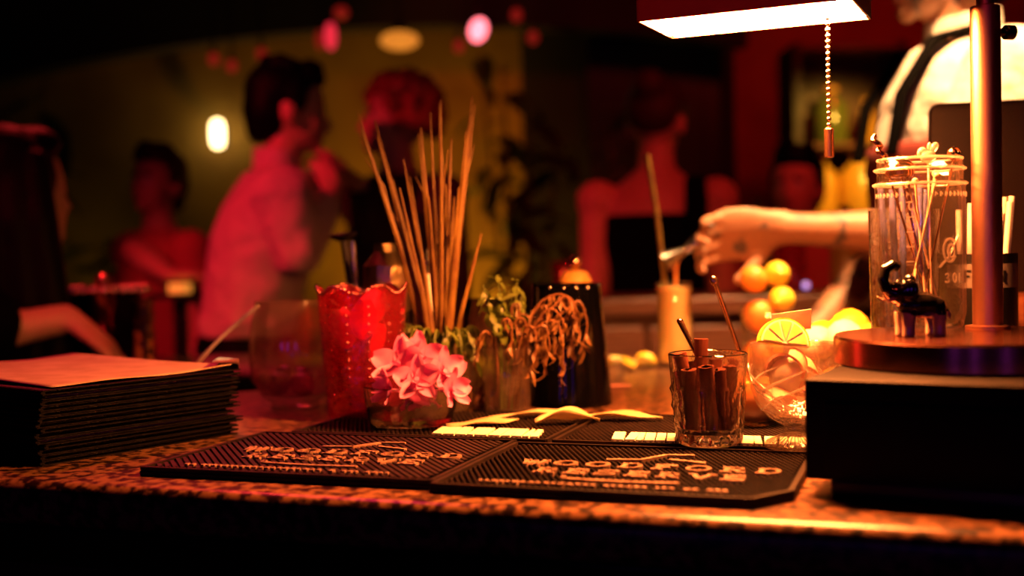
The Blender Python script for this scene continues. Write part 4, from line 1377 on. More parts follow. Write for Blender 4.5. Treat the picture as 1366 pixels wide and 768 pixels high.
for i, (tx, ty) in enumerate(tops):
    a = 2.399 * i
    rr_ = 0.017 * math.sqrt((i + 0.5) / len(tops))
    b0 = lg + Vector(((tx - 560) / 90 * 0.010 - 0.006, 0.013 * math.sin(a), 0.010))
    dz = 0.03 * math.sin(a * 1.7)
    tp = at_d(tx, ty, 1.355 + dz)
    # stay inside the mouth of the glass
    f_ = (ZC + zl - b0.z) / (tp.z - b0.z)
    bend = rg.uniform(-0.006, 0.006)
    mid = b0.lerp(tp, 0.55) + Vector((-(tx - 590) / 110 * 0.010, bend, 0))
    low = b0.lerp(tp, 0.22) + Vector((-(tx - 590) / 110 * 0.010, 0, 0))
    mo = low - lg
    if mo.xy.length > 0.026:
        low.x, low.y = lg.x + mo.x * 0.026 / mo.xy.length, lg.y + mo.y * 0.026 / mo.xy.length
    w0 = rg.uniform(0.0024, 0.0040)
    s_ = MB().tube([Vector((0, 0, 0)), low - b0, mid - b0, (mid.lerp(tp, 0.6)) - b0, tp - b0], [w0 * 1.15, w0 * 1.1, w0 * 0.75, w0 * 0.48, 0.0007], 7, flat=0.55, up=(1, 0, 0))
    lab = 'golden lemongrass stalk standing in the bundle above the leafy glass'
    if i == 0:
        lab = 'lemongrass stalk leaning furthest towards the man in pink'
    if i == 23:
        lab = 'short lemongrass stalk splaying out towards the wilted herbs'
    o = tag(s_.build('lemongrass_stalk', 'lemongrass', loc=b0, smooth=60), lab, 'lemongrass', 'lemongrass stalks in the bundle')
    if i % 4 == 0:
        # a split blade peeling from the stalk
        q = mid.lerp(tp, 0.2) - b0
        MB().tube([q, q + (tp - mid) * 0.25 + Vector((0.003, 0, 0)), q + (tp - mid) * 0.45 + Vector((0.008 * (1 if tx > 560 else -1), 0, 0))], [w0 * 0.5, w0 * 0.4, 0.0005], 6, flat=0.3).build('blade', 'lemongrass', o, smooth=60)
rh2 = random.Random(9)
for i in range(12):
    a = -math.pi + i * math.pi / 11 if i < 9 else rh2.uniform(0, math.pi)
    ca, sa = math.cos(a), math.sin(a)
    b0 = lg + Vector((0.026 * ca, 0.026 * sa, zl - 0.02))
    pts = [b0, lg + Vector((0.030 * ca, 0.030 * sa, zl + 0.008)), lg + Vector((0.046 * ca, 0.046 * sa, zl + 0.012 - 0.004 * (i % 3))), lg + Vector((0.056 * ca, 0.054 * sa, zl - 0.014 - 0.008 * (i % 3)))]
    sprig('small green herb sprig drooping over the rim of the lemongrass glass', b0, pts, 9, LEAFM, 'mint', rh2, 'herbs around the lemongrass', droop=0.9, start=0.3)
# brown dried sprigs at the foot of the glass
for i, (px, py) in enumerate(((628, 556), (642, 548), (650, 552))):
    b0 = on_z(px, py)
    b0.z = ZC + 0.0005
    b0.y -= 0.0
    sprig('dry brown herb sprig lying at the foot of the lemongrass glass', b0, [b0 + Vector((0, 0, 0.002)), b0 + Vector((0.002, 0.003, 0.02)), b0 + Vector((-0.003 + 0.004 * i, 0.004, 0.045))], 14, LEAFW, 'stem_brown', rh2, 'dry sprigs beside the lemongrass glass', droop=0.4, start=0.05)

# ------------------------------------------------------------------ pink orchids in a cut glass bowl
bc = Vector((at_d(549, 574, 1.245).x, 1.245, ZM))
bc.y = 1.245
zb_ = at_d(549, 512, 1.245).z - ZM
t = thing('crystal_bowl', 'small cut crystal bowl of pink orchids on the rubber mat', 'bowl', bc)
MB().lathe([(0, 0.0005), (0.040, 0), (0.0425, 0.003), (0.0435, 0.008), (0.046, zb_ * 0.4), (0.0485, zb_ * 0.75), (0.050, zb_ - 0.001), (0.049, zb_), (0.0475, zb_ - 0.001), (0.044, zb_ * 0.4), (0.040, 0.008), (0, 0.006)], 96,
           mod=lambda a, k: 1 + (0.018 * abs(math.sin(a * 18 + k * 0.8)) if 2 <= k <= 5 else 0)).build('glass_body', 'crystal', t, smooth=25)


def petal_mesh(name, L, W, curl, n=8, k=4, notch=0.0):
    vs_, fs_ = [], []
    for i in range(n + 1):
        u_ = i / n
        wd = W * 0.5 * (math.sin(math.pi * (0.08 + 0.86 * u_)) ** 0.7)
        for j in range(-k, k + 1):
            s_ = j / k
            vs_.append((u_ * L - notch * L * u_ * (1 - abs(s_)) * 0.12, s_ * wd, curl * L * u_ * u_ + 0.18 * W * s_ * s_ + 0.03 * W * math.sin(6 * u_ + 3 * s_)))
    m_ = 2 * k + 1
    for i in range(n):
        for j in range(2 * k):
            q = i * m_ + j
            fs_.append((q, q + m_, q + m_ + 1, q + 1))
    me_ = MB().add(vs_, fs_).mesh(name, 'petal')
    me_.shade_smooth()
    return me_


PET = [petal_mesh('petal', 0.026, 0.023, 0.15), petal_mesh('petal', 0.027, 0.014, 0.2), petal_mesh('petal', 0.014, 0.010, 0.6)]
orch = [(533, 488, 1.225, 55, -20, 1.12), (560, 480, 1.245, 62, 15, 1.1), (590, 498, 1.235, 70, 40, 1.05), (600, 520, 1.205, 85, 55, 0.9), (556, 508, 1.205, 72, 5, 1.0), (520, 520, 1.215, 80, -60, 0.85), (545, 535, 1.235, 40, 100, 0.9), (575, 535, 1.245, 60, -120, 0.9), (548, 470, 1.25, 30, 60, 0.85)]
for i, (px, py, dd, tilt, az, sc_) in enumerate(orch):
    p = at_d(px, py, dd)
    lab = ['pink orchid blossom facing out above the crystal bowl rim', 'pink orchid blossom crowning the crystal bowl', 'pink orchid blossom spilling over the bowl edge towards the lemongrass glass', 'small pink orchid hanging lowest over the crystal bowl rim', 'pink orchid blossom facing forward in the middle of the bowl', 'pink orchid sunk in the bowl beside the red vase', 'pink orchid pressed down inside the crystal bowl', 'pink orchid pressed down inside the crystal bowl', 'half open pink orchid at the back of the crystal bowl'][i]
    t = thing('orchid_blossom', lab, 'flower', p, 0, 'orchids in the crystal bowl', rot=Euler((math.radians(tilt), 0, math.radians(az)), 'XYZ'))
    for k, (mi_, an) in enumerate(((1, 90), (0, 165), (0, 15), (1, 225), (1, 315))):
        o = bpy.data.objects.new('petal', PET[mi_])
        COL.objects.link(o)
        o.parent = t
        o.rotation_euler = (0, math.radians(-12), math.radians(an + 7 * math.sin(i * 3 + k)))
        o.scale = (sc_, sc_, sc_)
    o = bpy.data.objects.new('lip', PET[2])
    COL.objects.link(o)
    o.parent = t
    o.location = (0, 0, 0.003)
    o.rotation_euler = (0, math.radians(-40), math.radians(270))
    MB().tube([(0, 0, -0.012), (0, 0, 0), (0, 0.001, 0.006)], [0.0016, 0.002, 0.0026], 8).build('column', 'petal', t)

# ------------------------------------------------------------------ ruby cut glass vase
vc = Vector((at_d(487, 560, 1.345).x, 1.345, ZC))
zv = at_d(487, 385, 1.345).z - ZC
t = thing('ruby_vase', 'ruby red cut glass vase with a scalloped rim, beside the fishbowl glass', 'vase', vc)
RV = 0.0485
prv = [(0, 0.001), (RV * 0.72, 0), (RV * 0.8, 0.004)]
NV = 16
for i in range(NV + 1):
    u_ = i / NV
    prv.append((RV * (0.82 + 0.18 * u_), 0.008 + (zv - 0.008) * u_))
for i in range(NV, -1, -2):
    u_ = i / NV
    prv.append((RV * (0.82 + 0.18 * u_) - 0.0035, 0.012 + (zv - 0.013) * u_))
prv.append((0, 0.010))


def vmod(a, k):
    if 3 <= k <= 3 + NV:
        u_ = (k - 3) / NV
        big = 0.030 * math.cos(a * 6)
        p, q = a * 12 / (2 * math.pi), u_ * 5
        dd = 0.03 * max(abs(((p + q) % 1) - 0.5), abs(((p - q) % 1) - 0.5))
        dz = 0.0045 * math.cos(a * 6) * max(0, u_ - 0.85) / 0.15
        return (1 + big * u_ + dd, dz)
    if k > 3 + NV:
        u_ = max(0, 1 - (k - 4 - NV) * 2 / NV)
        return (1 + 0.035 * math.cos(a * 6) * u_, 0.0045 * math.cos(a * 6) * max(0, u_ - 0.85) / 0.15)
    return 1.0


MB().lathe(prv, 96, mod=vmod).build('glass_body', 'red_glass', t, smooth=22)
beads = MB()
for i in range(72):
    a = 2 * math.pi * i / 72
    rr_ = RV * (1 + 0.035 * math.cos(a * 6) + 0.012)
    beads.ell((rr_ * math.cos(a), rr_ * math.sin(a), zv + 0.0045 * math.cos(a * 6)), 0.0020, 8, 6)
    if i % 6 in (3,):
        for q in range(12):
            u_ = 0.1 + 0.07 * q
            r2 = RV * (0.82 + 0.18 * u_) * (1 - 0.035 * u_ + 0.02)
            beads.ell((r2 * math.cos(a), r2 * math.sin(a), 0.008 + (zv - 0.008) * u_), 0.0017, 8, 6)
beads.build('beaded_edge', 'red_metal', t, smooth=60)['kind'] = 'stuff'
for i, (x, y, z, az, ti) in enumerate(((0.004, -0.024, zv * 0.62, -70, 78), (0.016, -0.018, zv * 0.45, -40, 70), (-0.016, -0.010, zv * 0.55, -110, 80), (0.0, 0.01, zv * 0.7, 40, 70))):
    o = bpy.data.objects.new('loose_petal', petal_mesh('loose_petal', 0.045, 0.032, 0.12))
    COL.objects.link(o)
    o.location = vc + Vector((x, y, z))
    o.rotation_euler = (0.3 * i, math.radians(-ti + 10), math.radians(az))
    tag(o, 'large pink petal standing inside the ruby red vase', 'petal', 'petals inside the ruby vase')

# bar tools standing in the vase's shadow: muddler, gold strainer tin, nozzle bottle
mc = Vector((at_d(470, 480, 1.56).x, 1.56, ZC))
tin = thing('tool_tin', 'dark metal tin of bar tools behind the ruby vase', 'tin', mc)
MB().lathe(cup(0.036, 0.040, 0.10), 36).build('tin_body', 'black_gloss', tin, smooth=50)
a_ = at_d(457, 311, 1.56)
b_ = Vector((mc.x + 0.018, 1.56, ZC + 0.009))
t = thing('bar_muddler', 'black muddler with a flat round head, standing in the tool tin', 'muddler', b_)
d_ = a_ - b_
MB().tube([(0, 0, 0), d_ * 0.97], [0.006, 0.0045], 12).build('shaft', 'black_plastic', t)
qq = d_.normalized()
MB().tube([d_ * 0.95, d_ * 0.975, d_ * 0.99, d_ * 1.0], [0.006, 0.016, 0.019, 0.017], 20).build('head', 'black_plastic', t)
a_ = at_d(470, 322, 1.575)
b_ = Vector((mc.x + 0.010, 1.575, ZC + 0.009))
MBt = MB().tube([(0, 0, 0), (a_ - b_)], [0.003, 0.004], 10)
tag(MBt.build('steel_stirrer', 'steel', loc=b_), 'bright steel rod standing beside the muddler in the tool tin', 'stirrer')
gcx = Vector((at_d(518, 480, 1.50).x, 1.50, ZC))
zg = at_d(518, 325, 1.50).z - ZC
t = thing('foil_bottle', 'bottle with crumpled gold foil shoulders between the ruby vase and the lemongrass', 'bottle', gcx)
MB().lathe([(0, 0), (0.027, 0), (0.028, 0.003), (0.028, zg * 0.6), (0, zg * 0.6)], 32).build('bottle_body', 'bottle_green', t)
MB().lathe([(0.0285, zg * 0.58), (0.030, zg * 0.7), (0.027, zg * 0.86), (0.014, zg * 0.95), (0.012, zg), (0, zg)], 30, mod=lambda a, k: 1 + 0.05 * math.sin(a * 11 + k * 2)).build('gold_foil', 'gold_tin', t, smooth=20)
nc = Vector((at_d(573, 480, 1.47).x, 1.47, ZC))
zn = at_d(571, 332, 1.47).z - ZC
t = thing('nozzle_bottle', 'white squeeze bottle with a dark ringed nozzle behind the lemongrass', 'bottle', nc)
MB().lathe([(0, 0), (0.017, 0), (0.018, 0.002), (0.018, zn * 0.62), (0.0085, zn * 0.70), (0.006, zn * 0.86), (0, zn * 0.86)], 26).build('bottle_body', 'cap_white', t, smooth=50)
MB().lathe([(0.0062, zn * 0.84), (0.009, zn * 0.85), (0.009, zn * 0.9), (0.004, zn * 0.92), (0.0025, zn), (0, zn)], 20).build('nozzle', 'black_plastic', t)
# small glass catching light behind the herbs
sc_ = Vector((at_d(648, 470, 1.56).x, 1.56, ZC))
zs = at_d(648, 398, 1.56).z - ZC
t = thing('shot_glass', 'clear tumbler catching light between the lemongrass and the wilted herbs', 'glass', sc_)
MB().lathe(cup(0.026, 0.030, zs), 32).build('glass_body', 'crystal', t, smooth=50)

# ------------------------------------------------------------------ fishbowl glass
fc = Vector((at_d(394, 545, 1.455).x, 1.455, ZC))
zf = at_d(394, 400, 1.455).z - ZC
t = thing('fishbowl_glass', 'large round fishbowl cocktail glass between the menus and the ruby vase', 'glass', fc)
RF = 0.0545
MB().lathe([(0, 0.001), (0.028, 0), (0.030, 0.003), (0.028, 0.007), (0.040, 0.016), (0.051, 0.035), (RF, 0.062), (RF * 0.97, 0.092), (0.045, zf), (0.0438, zf), (RF * 0.97 - 0.0015, 0.092), (RF - 0.0016, 0.062), (0.0495, 0.036), (0.038, 0.018), (0, 0.011)], 56).build('glass_body', 'bowl_glass', t, smooth=60)
MB().lathe([(0, 0.0115), (0.037, 0.0185), (0.0485, 0.0365), (0.0505, 0.044), (0, 0.044)], 40).build('drink', 'water', t)
for i, (x, y, z) in enumerate(((-0.018, -0.012, 0.032), (0.012, -0.018, 0.030), (0.006, 0.016, 0.034), (-0.014, 0.016, 0.037))):
    lemon_thing('lime_chunk', 'dark lime chunk at the bottom of the fishbowl glass', fc + Vector((x, y, z)), 0.0150, R3(1 + i, 0.4 * i, i), 'plant_leaf', 'lime', 'limes in the fishbowl glass')
s0 = at_d(338, 412, 1.44)
bt = Vector((on_z(322, 505).x, 1.47, ZC + 0.001))
fs_ = thing('bent_straw', 'thin pale bent straw leaning on the fishbowl glass', 'straw', bt)
MB().tube(bez((0, 0, 0), (0.002, 0, 0.05), (s0 - bt) * 0.9 + Vector((-0.004, 0, 0)), s0 - bt + Vector((0.006, 0, 0.004)), 10), 0.0022, 8).build('straw_tube', 'straw_white', fs_)

# ------------------------------------------------------------------ dry husks on the far mats
def husk(label, a, b, width, lift, z=None, curl=0.35):
    a, b = Vector(a), Vector(b)
    t = b - a
    sdir = Vector((-t.y, t.x, 0)).normalized()
    n = 12
    vs_, fs_ = [], []
    for i in range(n + 1):
        u_ = i / n
        c = a.lerp(b, u_) - a
        wd = width * math.sin(math.pi * (0.06 + 0.92 * u_)) ** 0.9
        zz = lift * math.sin(math.pi * u_) ** 1.0 + 0.002
        for j in range(-3, 4):
            s_ = j / 3
            p = c + sdir * (wd * 0.5 * s_)
            vs_.append((p.x, p.y, zz + curl * wd * (s_ * s_) * 0.7 + 0.0015 * math.sin(9 * u_ + s_ * 2)))
    for i in range(n):
        for j in range(6):
            k = i * 7 + j
            fs_.append((k, k + 7, k + 8, k + 1))
    o = MB().add(vs_, fs_).build('dry_husk', 'husk', loc=a, smooth=60)
    so = o.modifiers.new('thick', 'SOLIDIFY')
    so.thickness = 0.0007
    return tag(o, label, 'husk', 'dry husks on the mats')


def mz(px, py):
    p = on_z(px, py, ZM)
    p.z = ZM
    return p


husk('broad pale husk lying flat beside the orchid bowl', mz(596, 570), mz(692, 562), 0.030, 0.001, curl=0.05)
husk('long narrow pale husk lying below the wilted herbs', mz(652, 560), mz(772, 552), 0.018, 0.003, curl=0.1)
husk('curled pale husk with an upturned end in front of the black shaker', mz(714, 566), mz(800, 563), 0.026, 0.004, curl=0.5)
husk('long tapering husk reaching towards the cinnamon glass', mz(762, 560), mz(884, 560), 0.026, 0.004, curl=0.12)

# ------------------------------------------------------------------ people
def hand(mb, wrist, d, n, left, s=1.0, curl=(0.35, 0.4, 0.3), spread=0.05, thumb_curl=0.3):
    d, n = unit(d), unit(n)
    n = (n - d * n.dot(d)).normalized()
    th = n.cross(d) if left else d.cross(n)          # thumb side
    wrist = Vector(wrist)
    rings = []
    for u_, w_, t_ in ((-0.012, 0.026, 0.021), (0.015, 0.030, 0.019), (0.045, 0.040, 0.0165), (0.075, 0.042, 0.0145), (0.092, 0.038, 0.011)):
        c = wrist + d * (u_ * s)
        rings.append([c + th * (w_ * s * math.cos(a)) + n * (t_ * s * math.sin(a)) for a in [2 * math.pi * k / 14 for k in range(14)]])
    mb.loft(rings)
    for i, (off, L) in enumerate(((0.029, 0.92), (0.010, 1.0), (-0.010, 0.95), (-0.028, 0.76))):
        p = wrist + d * (0.082 * s) + th * (off * s)
        dd = (d + th * (off * spread / 0.03)).normalized()
        pts, rad = [p - dd * 0.012 * s, p], [0.0088 * s, 0.0092 * s]
        ang = 0.0
        nn = n
        for k, sl in enumerate((0.044, 0.028, 0.021)):
            ang = curl[k] * (1 + 0.08 * i)
            ax = dd.cross(nn).normalized()
            R_ = Matrix.Rotation(ang, 3, ax)
            dd = (R_ @ dd).normalized()
            nn = (R_ @ nn).normalized()
            p = p + dd * (sl * L * s)
            pts.append(p)
            rad.append((0.0086 - 0.0010 * k) * s)
        pts.append(p + dd * 0.004 * s)
        rad.append(0.0035 * s)
        mb.tube(pts, rad, 9)
    p = wrist + d * (0.022 * s) + th * (0.024 * s)
    dd = (d * 0.62 + th * 0.72 + n * 0.35).normalized()
    pts, rad = [p - dd * 0.012 * s, p + dd * 0.012 * s], [0.013 * s, 0.0125 * s]
    p = p + dd * 0.012 * s
    for k, sl in enumerate((0.034, 0.029)):
        dd = (dd + d * 0.25 * (k + 1) + n * thumb_curl).normalized()
        p = p + dd * (sl * s)
        pts.append(p)
        rad.append((0.0105 - 0.0015 * k) * s)
    pts.append(p + dd * 0.004 * s)
    rad.append(0.004 * s)
    mb.tube(pts, rad, 10)


def ring_e(c, rx, ry, n=20):
    return [(c[0] + rx * math.cos(2 * math.pi * k / n), c[1] + ry * math.sin(2 * math.pi * k / n), c[2]) for k in range(n)]


def person(label, loc, rz, H, arms=None, top=None, sleeve='long', bottom='black_cloth', hair='short', hair_mat='hair_black', female=False, seated=None, head=(0, 0, 0),
           vox=0.009, skin='skin', lean=0.0, group=None, dress=None, collar=True, extra=None, hem=0.85, armr=1.0):
    s = H / 1.72
    t = thing('person', label, 'person', loc, rz, group)
    inv = (Matrix.Translation(loc) @ Matrix.Rotation(rz, 4, 'Z')).inverted()

    def W(p):
        return inv @ Vector(p)
    sw_ = 0.165 if female else 0.188
    dz = 0.0 if seated is None else seated - 0.90 * s      # shift of the upper body when sitting: seated = hip height

    def U(x, y, z):                                        # upper body point
        return Vector((x * s, y * s + lean * (z - 0.9) * s, z * s + dz))
    tor = [(0.80, 0.10, 0.09), (0.86, 0.155, 0.112), (0.93, 0.165 if not female else 0.172, 0.118), (1.05, 0.140 if not female else 0.118, 0.098), (1.18, 0.150 if not female else 0.126, 0.106), (1.29, 0.166 if not female else 0.145, 0.115), (1.37, 0.172 if not female else 0.148, 0.10), (1.42, 0.135 if not female else 0.115, 0.078), (1.455, 0.075, 0.06), (1.475, 0.05, 0.05)]

    def torso(mb, grow, z0, z1):
        rings = []
        for z, a, b in tor:
            if z0 <= z <= z1:
                c = U(0, 0, z)
                rings.append(ring_e(c, (a + grow) * s, (b + grow) * s))
        mb.loft(rings)
    # ---- limbs
    limb = {}
    for sd, sg in (('L', -1), ('R', 1)):
        sh = U(sg * sw_, 0, 1.385)
        a = (arms or {}).get(sd)
        if a:
            elb, wr = W(a['elbow']), W(a['wrist'])
        else:
            elb = sh + Vector((sg * (0.015 if female else 0.05), -0.02, -0.29)) * s
            wr = elb + Vector((sg * 0.0, 0.07, -0.245)) * s
        limb[sd] = (sh, elb, wr)
    legs = []
    for sg in (-1, 1):
        hip = U(sg * 0.088, 0, 0.88)
        if seated is None:
            kn_, an = Vector((sg * 0.10 * s, 0.02 * s, 0.48 * s)), Vector((sg * 0.105 * s, -0.01 * s, 0.085 * s))
        else:
            kn_ = hip + Vector((sg * 0.06, 0.40, -0.03)) * s
            an = kn_ + Vector((0.0, -0.10, -0.38)) * s
        legs.append((hip, kn_, an))
    HR = Matrix.Translation(U(0, 0.005, 1.50)) @ Euler(head).to_matrix().to_4x4() @ Matrix.Scale(s, 4)

    def hd(x, y, z):                                       # head-local: origin at the base of the skull
        return HR @ Vector((x, y, z))

    HR3 = HR.to_3x3()
    b = MB()
    torso(b, 0.0, 0, 2)
    b.tube([U(0, -0.01, 1.42), U(0, 0.0, 1.47), hd(0, 0.005, 0.03), hd(0, 0.012, 0.07)], [0.062 * s, 0.053 * s, 0.05 * s, 0.05 * s], 14)
    b.ell(hd(0, 0.005, 0.125), (0.074, 0.093, 0.093), 20, 14, HR3)
    b.ell(hd(0, 0.040, 0.070), (0.056, 0.058, 0.066), 18, 12, HR3)
    b.ell(hd(0, 0.080, 0.022), (0.022, 0.018, 0.017), 12, 8, HR3)
    b.ell(hd(0, 0.080, 0.125), (0.045, 0.016, 0.012), 12, 8, HR3)
    b.tube([hd(0, 0.092, 0.112), hd(0, 0.104, 0.090), hd(0, 0.113, 0.073), hd(0, 0.098, 0.066)], [0.008 * s, 0.010 * s, 0.0125 * s, 0.011 * s], 10)
    b.ell(hd(0, 0.092, 0.045), (0.021, 0.009, 0.008), 12, 8, HR3)
    for sg in (-1, 1):
        b.ell(hd(sg * 0.076, -0.002, 0.092), (0.010, 0.020, 0.032), 10, 8, HR3)
        b.ell(hd(sg * 0.034, 0.062, 0.078), (0.024, 0.024, 0.022), 10, 8, HR3)
        b.ell(hd(sg * 0.031, 0.080, 0.106), (0.013, 0.012, 0.009), 10, 8, HR3)
    for sd, sg in (('L', -1), ('R', 1)):
        sh, elb, wr = limb[sd]
        b.ell(sh, (0.062 * s, 0.06 * s, 0.06 * s), 14, 10)
        b.tube([sh, sh.lerp(elb, 0.4), elb], [0.053 * s, 0.047 * s, 0.039 * s * armr], 14)
        b.ell(elb, 0.040 * s * armr, 12, 8)
        b.tube([elb, elb.lerp(wr, 0.3), elb.lerp(wr, 0.8), wr], [0.039 * s * armr, 0.042 * s * armr, 0.029 * s * armr, 0.0265 * s * (1 + armr) / 2], 14)
        a = (arms or {}).get(sd)
        ir = inv.to_3x3()
        if a and 'dir' in a:
            hand(b, wr, ir @ Vector(a['dir']), ir @ Vector(a['palm']), sd == 'L', s, a.get('curl', (0.35, 0.4, 0.3)))
        else:
            hand(b, wr, (wr - elb), Vector((-sg, 0, 0)), sd == 'L', s)
    for hip, kn_, an in legs:
        b.tube([hip, hip.lerp(kn_, 0.4), kn_], [0.085 * s, 0.076 * s, 0.054 * s], 14)
        b.ell(kn_, 0.055 * s, 12, 8)
        b.tube([kn_, kn_.lerp(an, 0.35), an], [0.052 * s, 0.054 * s, 0.036 * s], 14)
        b.tube([an, an + Vector((0, 0.05, -0.045)) * s, an + Vector((0, 0.17, -0.06)) * s], [0.038 * s, 0.036 * s, 0.024 * s], 10)
    eyes = [hd(sg * 0.031, 0.091, 0.106) for sg in (-1, 1)]
    brows = [hd(sg * (0.020 + 0.012 * k), 0.092, 0.124) for sg in (-1, 1) for k in range(3)]
    mouth = [hd(0.011 * k, 0.100, 0.045) for k in (-1, 0, 1)]

    def paint(c):
        for e_ in eyes:
            if (c - e_).length < 0.010 * s:
                return 2
        for e_ in brows:
            if (c - e_).length < 0.009 * s:
                return 3
        for e_ in mouth:
            if (c - e_).length < 0.0085 * s:
                return 1
        return 0
    zh_ = hd(0, 0, 0).z
    me_ = voxel(b, 'body', [skin, 'lips', 'eye', 'brow'], vox, 3, lambda c: paint(c) if c.z > zh_ else 0)
    link('body', me_, t, 180)
    # ---- clothing
    if top:
        c = MB()
        torso(c, 0.020, hem, 1.46)
        for sd, sg in (('L', -1), ('R', 1)):
            sh, elb, wr = limb[sd]
            c.ell(sh, (0.074 * s, 0.074 * s, 0.070 * s), 14, 10)
            if sleeve == 'long':
                c.tube([sh, sh.lerp(elb, 0.5), elb], [0.068 * s, 0.064 * s, 0.058 * s], 14)
                c.ell(elb, 0.060 * s, 12, 8)
                c.tube([elb, elb.lerp(wr, 0.4), elb.lerp(wr, 0.93)], [0.058 * s, 0.053 * s, 0.040 * s], 14)
            elif sleeve == 'short':
                c.tube([sh, sh.lerp(elb, 0.30), sh.lerp(elb, 0.55)], [0.072 * s, 0.072 * s, 0.070 * s], 14)
        if sleeve == 'long':
            # loose cloth hanging at the waist
            for k in range(8):
                a = k * math.pi / 4 + 0.2
                p0 = U(0.13 * math.cos(a), 0.09 * math.sin(a), 1.12)
                p1 = U(0.145 * math.cos(a + 0.2), 0.10 * math.sin(a + 0.2), hem + 0.03)
                c.tube([p0, p1], [0.022 * s, 0.034 * s], 10)
        link('shirt', voxel(c, 'shirt', top, max(vox, 0.007), 4), t, 180)
        if collar:
            cm = MB()
            n_ = 20
            rings = []
            for k in range(n_):
                a = 2 * math.pi * k / n_ + math.pi / 2
                gap = 0.006 if k in (0,) else 0
                ca, sa = math.cos(a), math.sin(a)
                q = U(0, 0.0, 1.452)
                lift = 0.022 * (0.5 - 0.5 * sa)
                rings.append([q + Vector((0.066 * ca, 0.062 * sa, lift * 0.4)) * s, q + Vector((0.062 * ca, 0.058 * sa, 0.040 + lift)) * s, q + Vector((0.058 * ca, 0.054 * sa, 0.040 + lift)) * s, q + Vector((0.060 * ca, 0.056 * sa, lift * 0.4)) * s])
            cm.loft(rings, closed=True)
            cm.build('collar', top, t, smooth=60)
    if dress:
        c = MB()
        rings = []
        for z, a, bb in ((0.42, 0.21, 0.19), (0.6, 0.20, 0.17), (0.80, 0.19, 0.15), (0.93, 0.185, 0.132), (1.05, 0.130, 0.110), (1.18, 0.138, 0.118), (1.26, 0.158, 0.128), (1.345, 0.156, 0.120)):
            rings.append(ring_e(U(0, 0, z), a * s, bb * s, 28))
        c.loft(rings)
        link('dress', voxel(c, 'dress', dress, 0.01, 3), t, 180)
        for sg in (1,):
            MB().tube([U(sg * 0.10, -0.125, 1.27), U(sg * 0.105, -0.112, 1.36), U(sg * 0.105, -0.05, 1.435), U(sg * 0.105, 0.05, 1.42), U(sg * 0.095, 0.12, 1.30)], 0.030 * s, 10, flat=0.5).build('dress_strap', dress, t, smooth=60)
    if bottom:
        c = MB()
        rings = [ring_e(U(0, 0, z), (a + 0.012) * s, (bb + 0.012) * s) for z, a, bb in tor if z < 1.1]
        c.loft(rings)
        for hip, kn_, an in legs:
            c.tube([hip, hip.lerp(kn_, 0.4), kn_], [0.100 * s, 0.092 * s, 0.074 * s], 14)
            c.ell(kn_, 0.074 * s, 12, 8)
            c.tube([kn_, kn_.lerp(an, 0.5), an.lerp(kn_, 0.03)], [0.073 * s, 0.068 * s, 0.060 * s], 14)
        link('trousers', voxel(c, 'trousers', bottom, 0.012, 3), t, 180)
    for hip, kn_, an in legs:
        c = MB()
        c.tube([an + Vector((0, -0.02, 0.01)) * s, an + Vector((0, 0.03, -0.030)) * s, an + Vector((0, 0.12, -0.048)) * s, an + Vector((0, 0.20, -0.055)) * s], [0.043 * s, 0.046 * s, 0.042 * s, 0.026 * s], 14)
        c.box(an + Vector((0, 0.085, -0.077)) * s, Vector((0.082, 0.255, 0.016)) * s)
        link('shoe', voxel(c, 'shoe', 'shoe', 0.007, 2), t, 180)
    # ---- hair
    h = MB()
    rnd = random.Random(len(label))
    if hair in ('short', 'long', 'bun'):
        h.ell(hd(0, -0.014, 0.150), (0.080, 0.094, 0.082), 22, 16, HR3)
        h.ell(hd(0, -0.045, 0.105 if hair != 'bun' else 0.13), (0.076, 0.062, 0.085 if hair != 'bun' else 0.07), 18, 12, HR3)
        h.ell(hd(0, 0.045, 0.192), (0.066, 0.052, 0.034), 16, 10, HR3)
        for sg in (-1, 1):
            h.ell(hd(sg * 0.070, 0.012, 0.135), (0.016, 0.030, 0.050), 10, 8, HR3)
    if hair == 'short':
        h.ell(hd(0, -0.066, 0.055), (0.055, 0.030, 0.04), 12, 8, HR3)
        for k in range(16):
            a = rnd.uniform(0, 6.28)
            h.ell(hd(0.045 * math.cos(a), 0.01 + 0.06 * math.sin(a), 0.222 + rnd.uniform(-0.012, 0.004)), (0.024, 0.024, 0.018), 8, 6, HR3)
    if hair == 'bun':
        h.ell(hd(0, -0.085, 0.195), (0.048, 0.045, 0.045), 14, 10, HR3)
    if hair == 'long':
        for k in range(9):
            x = -0.085 + 0.0213 * k
            y = -0.07 + 0.07 * (abs(k - 4) / 4) ** 2
            h.tube([hd(x * 0.7, y, 0.17), hd(x, y - 0.02, 0.06), hd(x * 1.25, y - 0.03, -0.08), hd(x * 1.3, y - 0.035, -0.22), hd(x * 1.2, y - 0.03, -0.36 - 0.02 * (k % 3))], [0.03 * s, 0.034 * s, 0.032 * s, 0.028 * s, 0.010 * s], 10)
    if hair == 'curly':
        for k in range(150):
            u_ = rnd.uniform(-0.5, 1)
            a = rnd.uniform(0, 6.28)
            q = math.sqrt(1 - u_ * u_)
            x, y, z = 0.095 * q * math.cos(a), -0.012 + 0.105 * q * math.sin(a), 0.135 + 0.105 * u_
            if y > 0.05 and z < 0.165:
                continue
            h.ell(hd(x, y, z), rnd.uniform(0.020, 0.028) * s, 8, 6)
        h.ell(hd(0, -0.02, 0.145), (0.088, 0.094, 0.09), 18, 12, HR3)
    link('hair', voxel(h, 'hair', hair_mat, 0.006 if hair == 'curly' else 0.008, 2), t, 180)
    if extra:
        extra(t, s, U, W, hd, limb)
    return t


FD = 2.95
# man in the pink shirt
mx = at_d(306, 300, FD).x


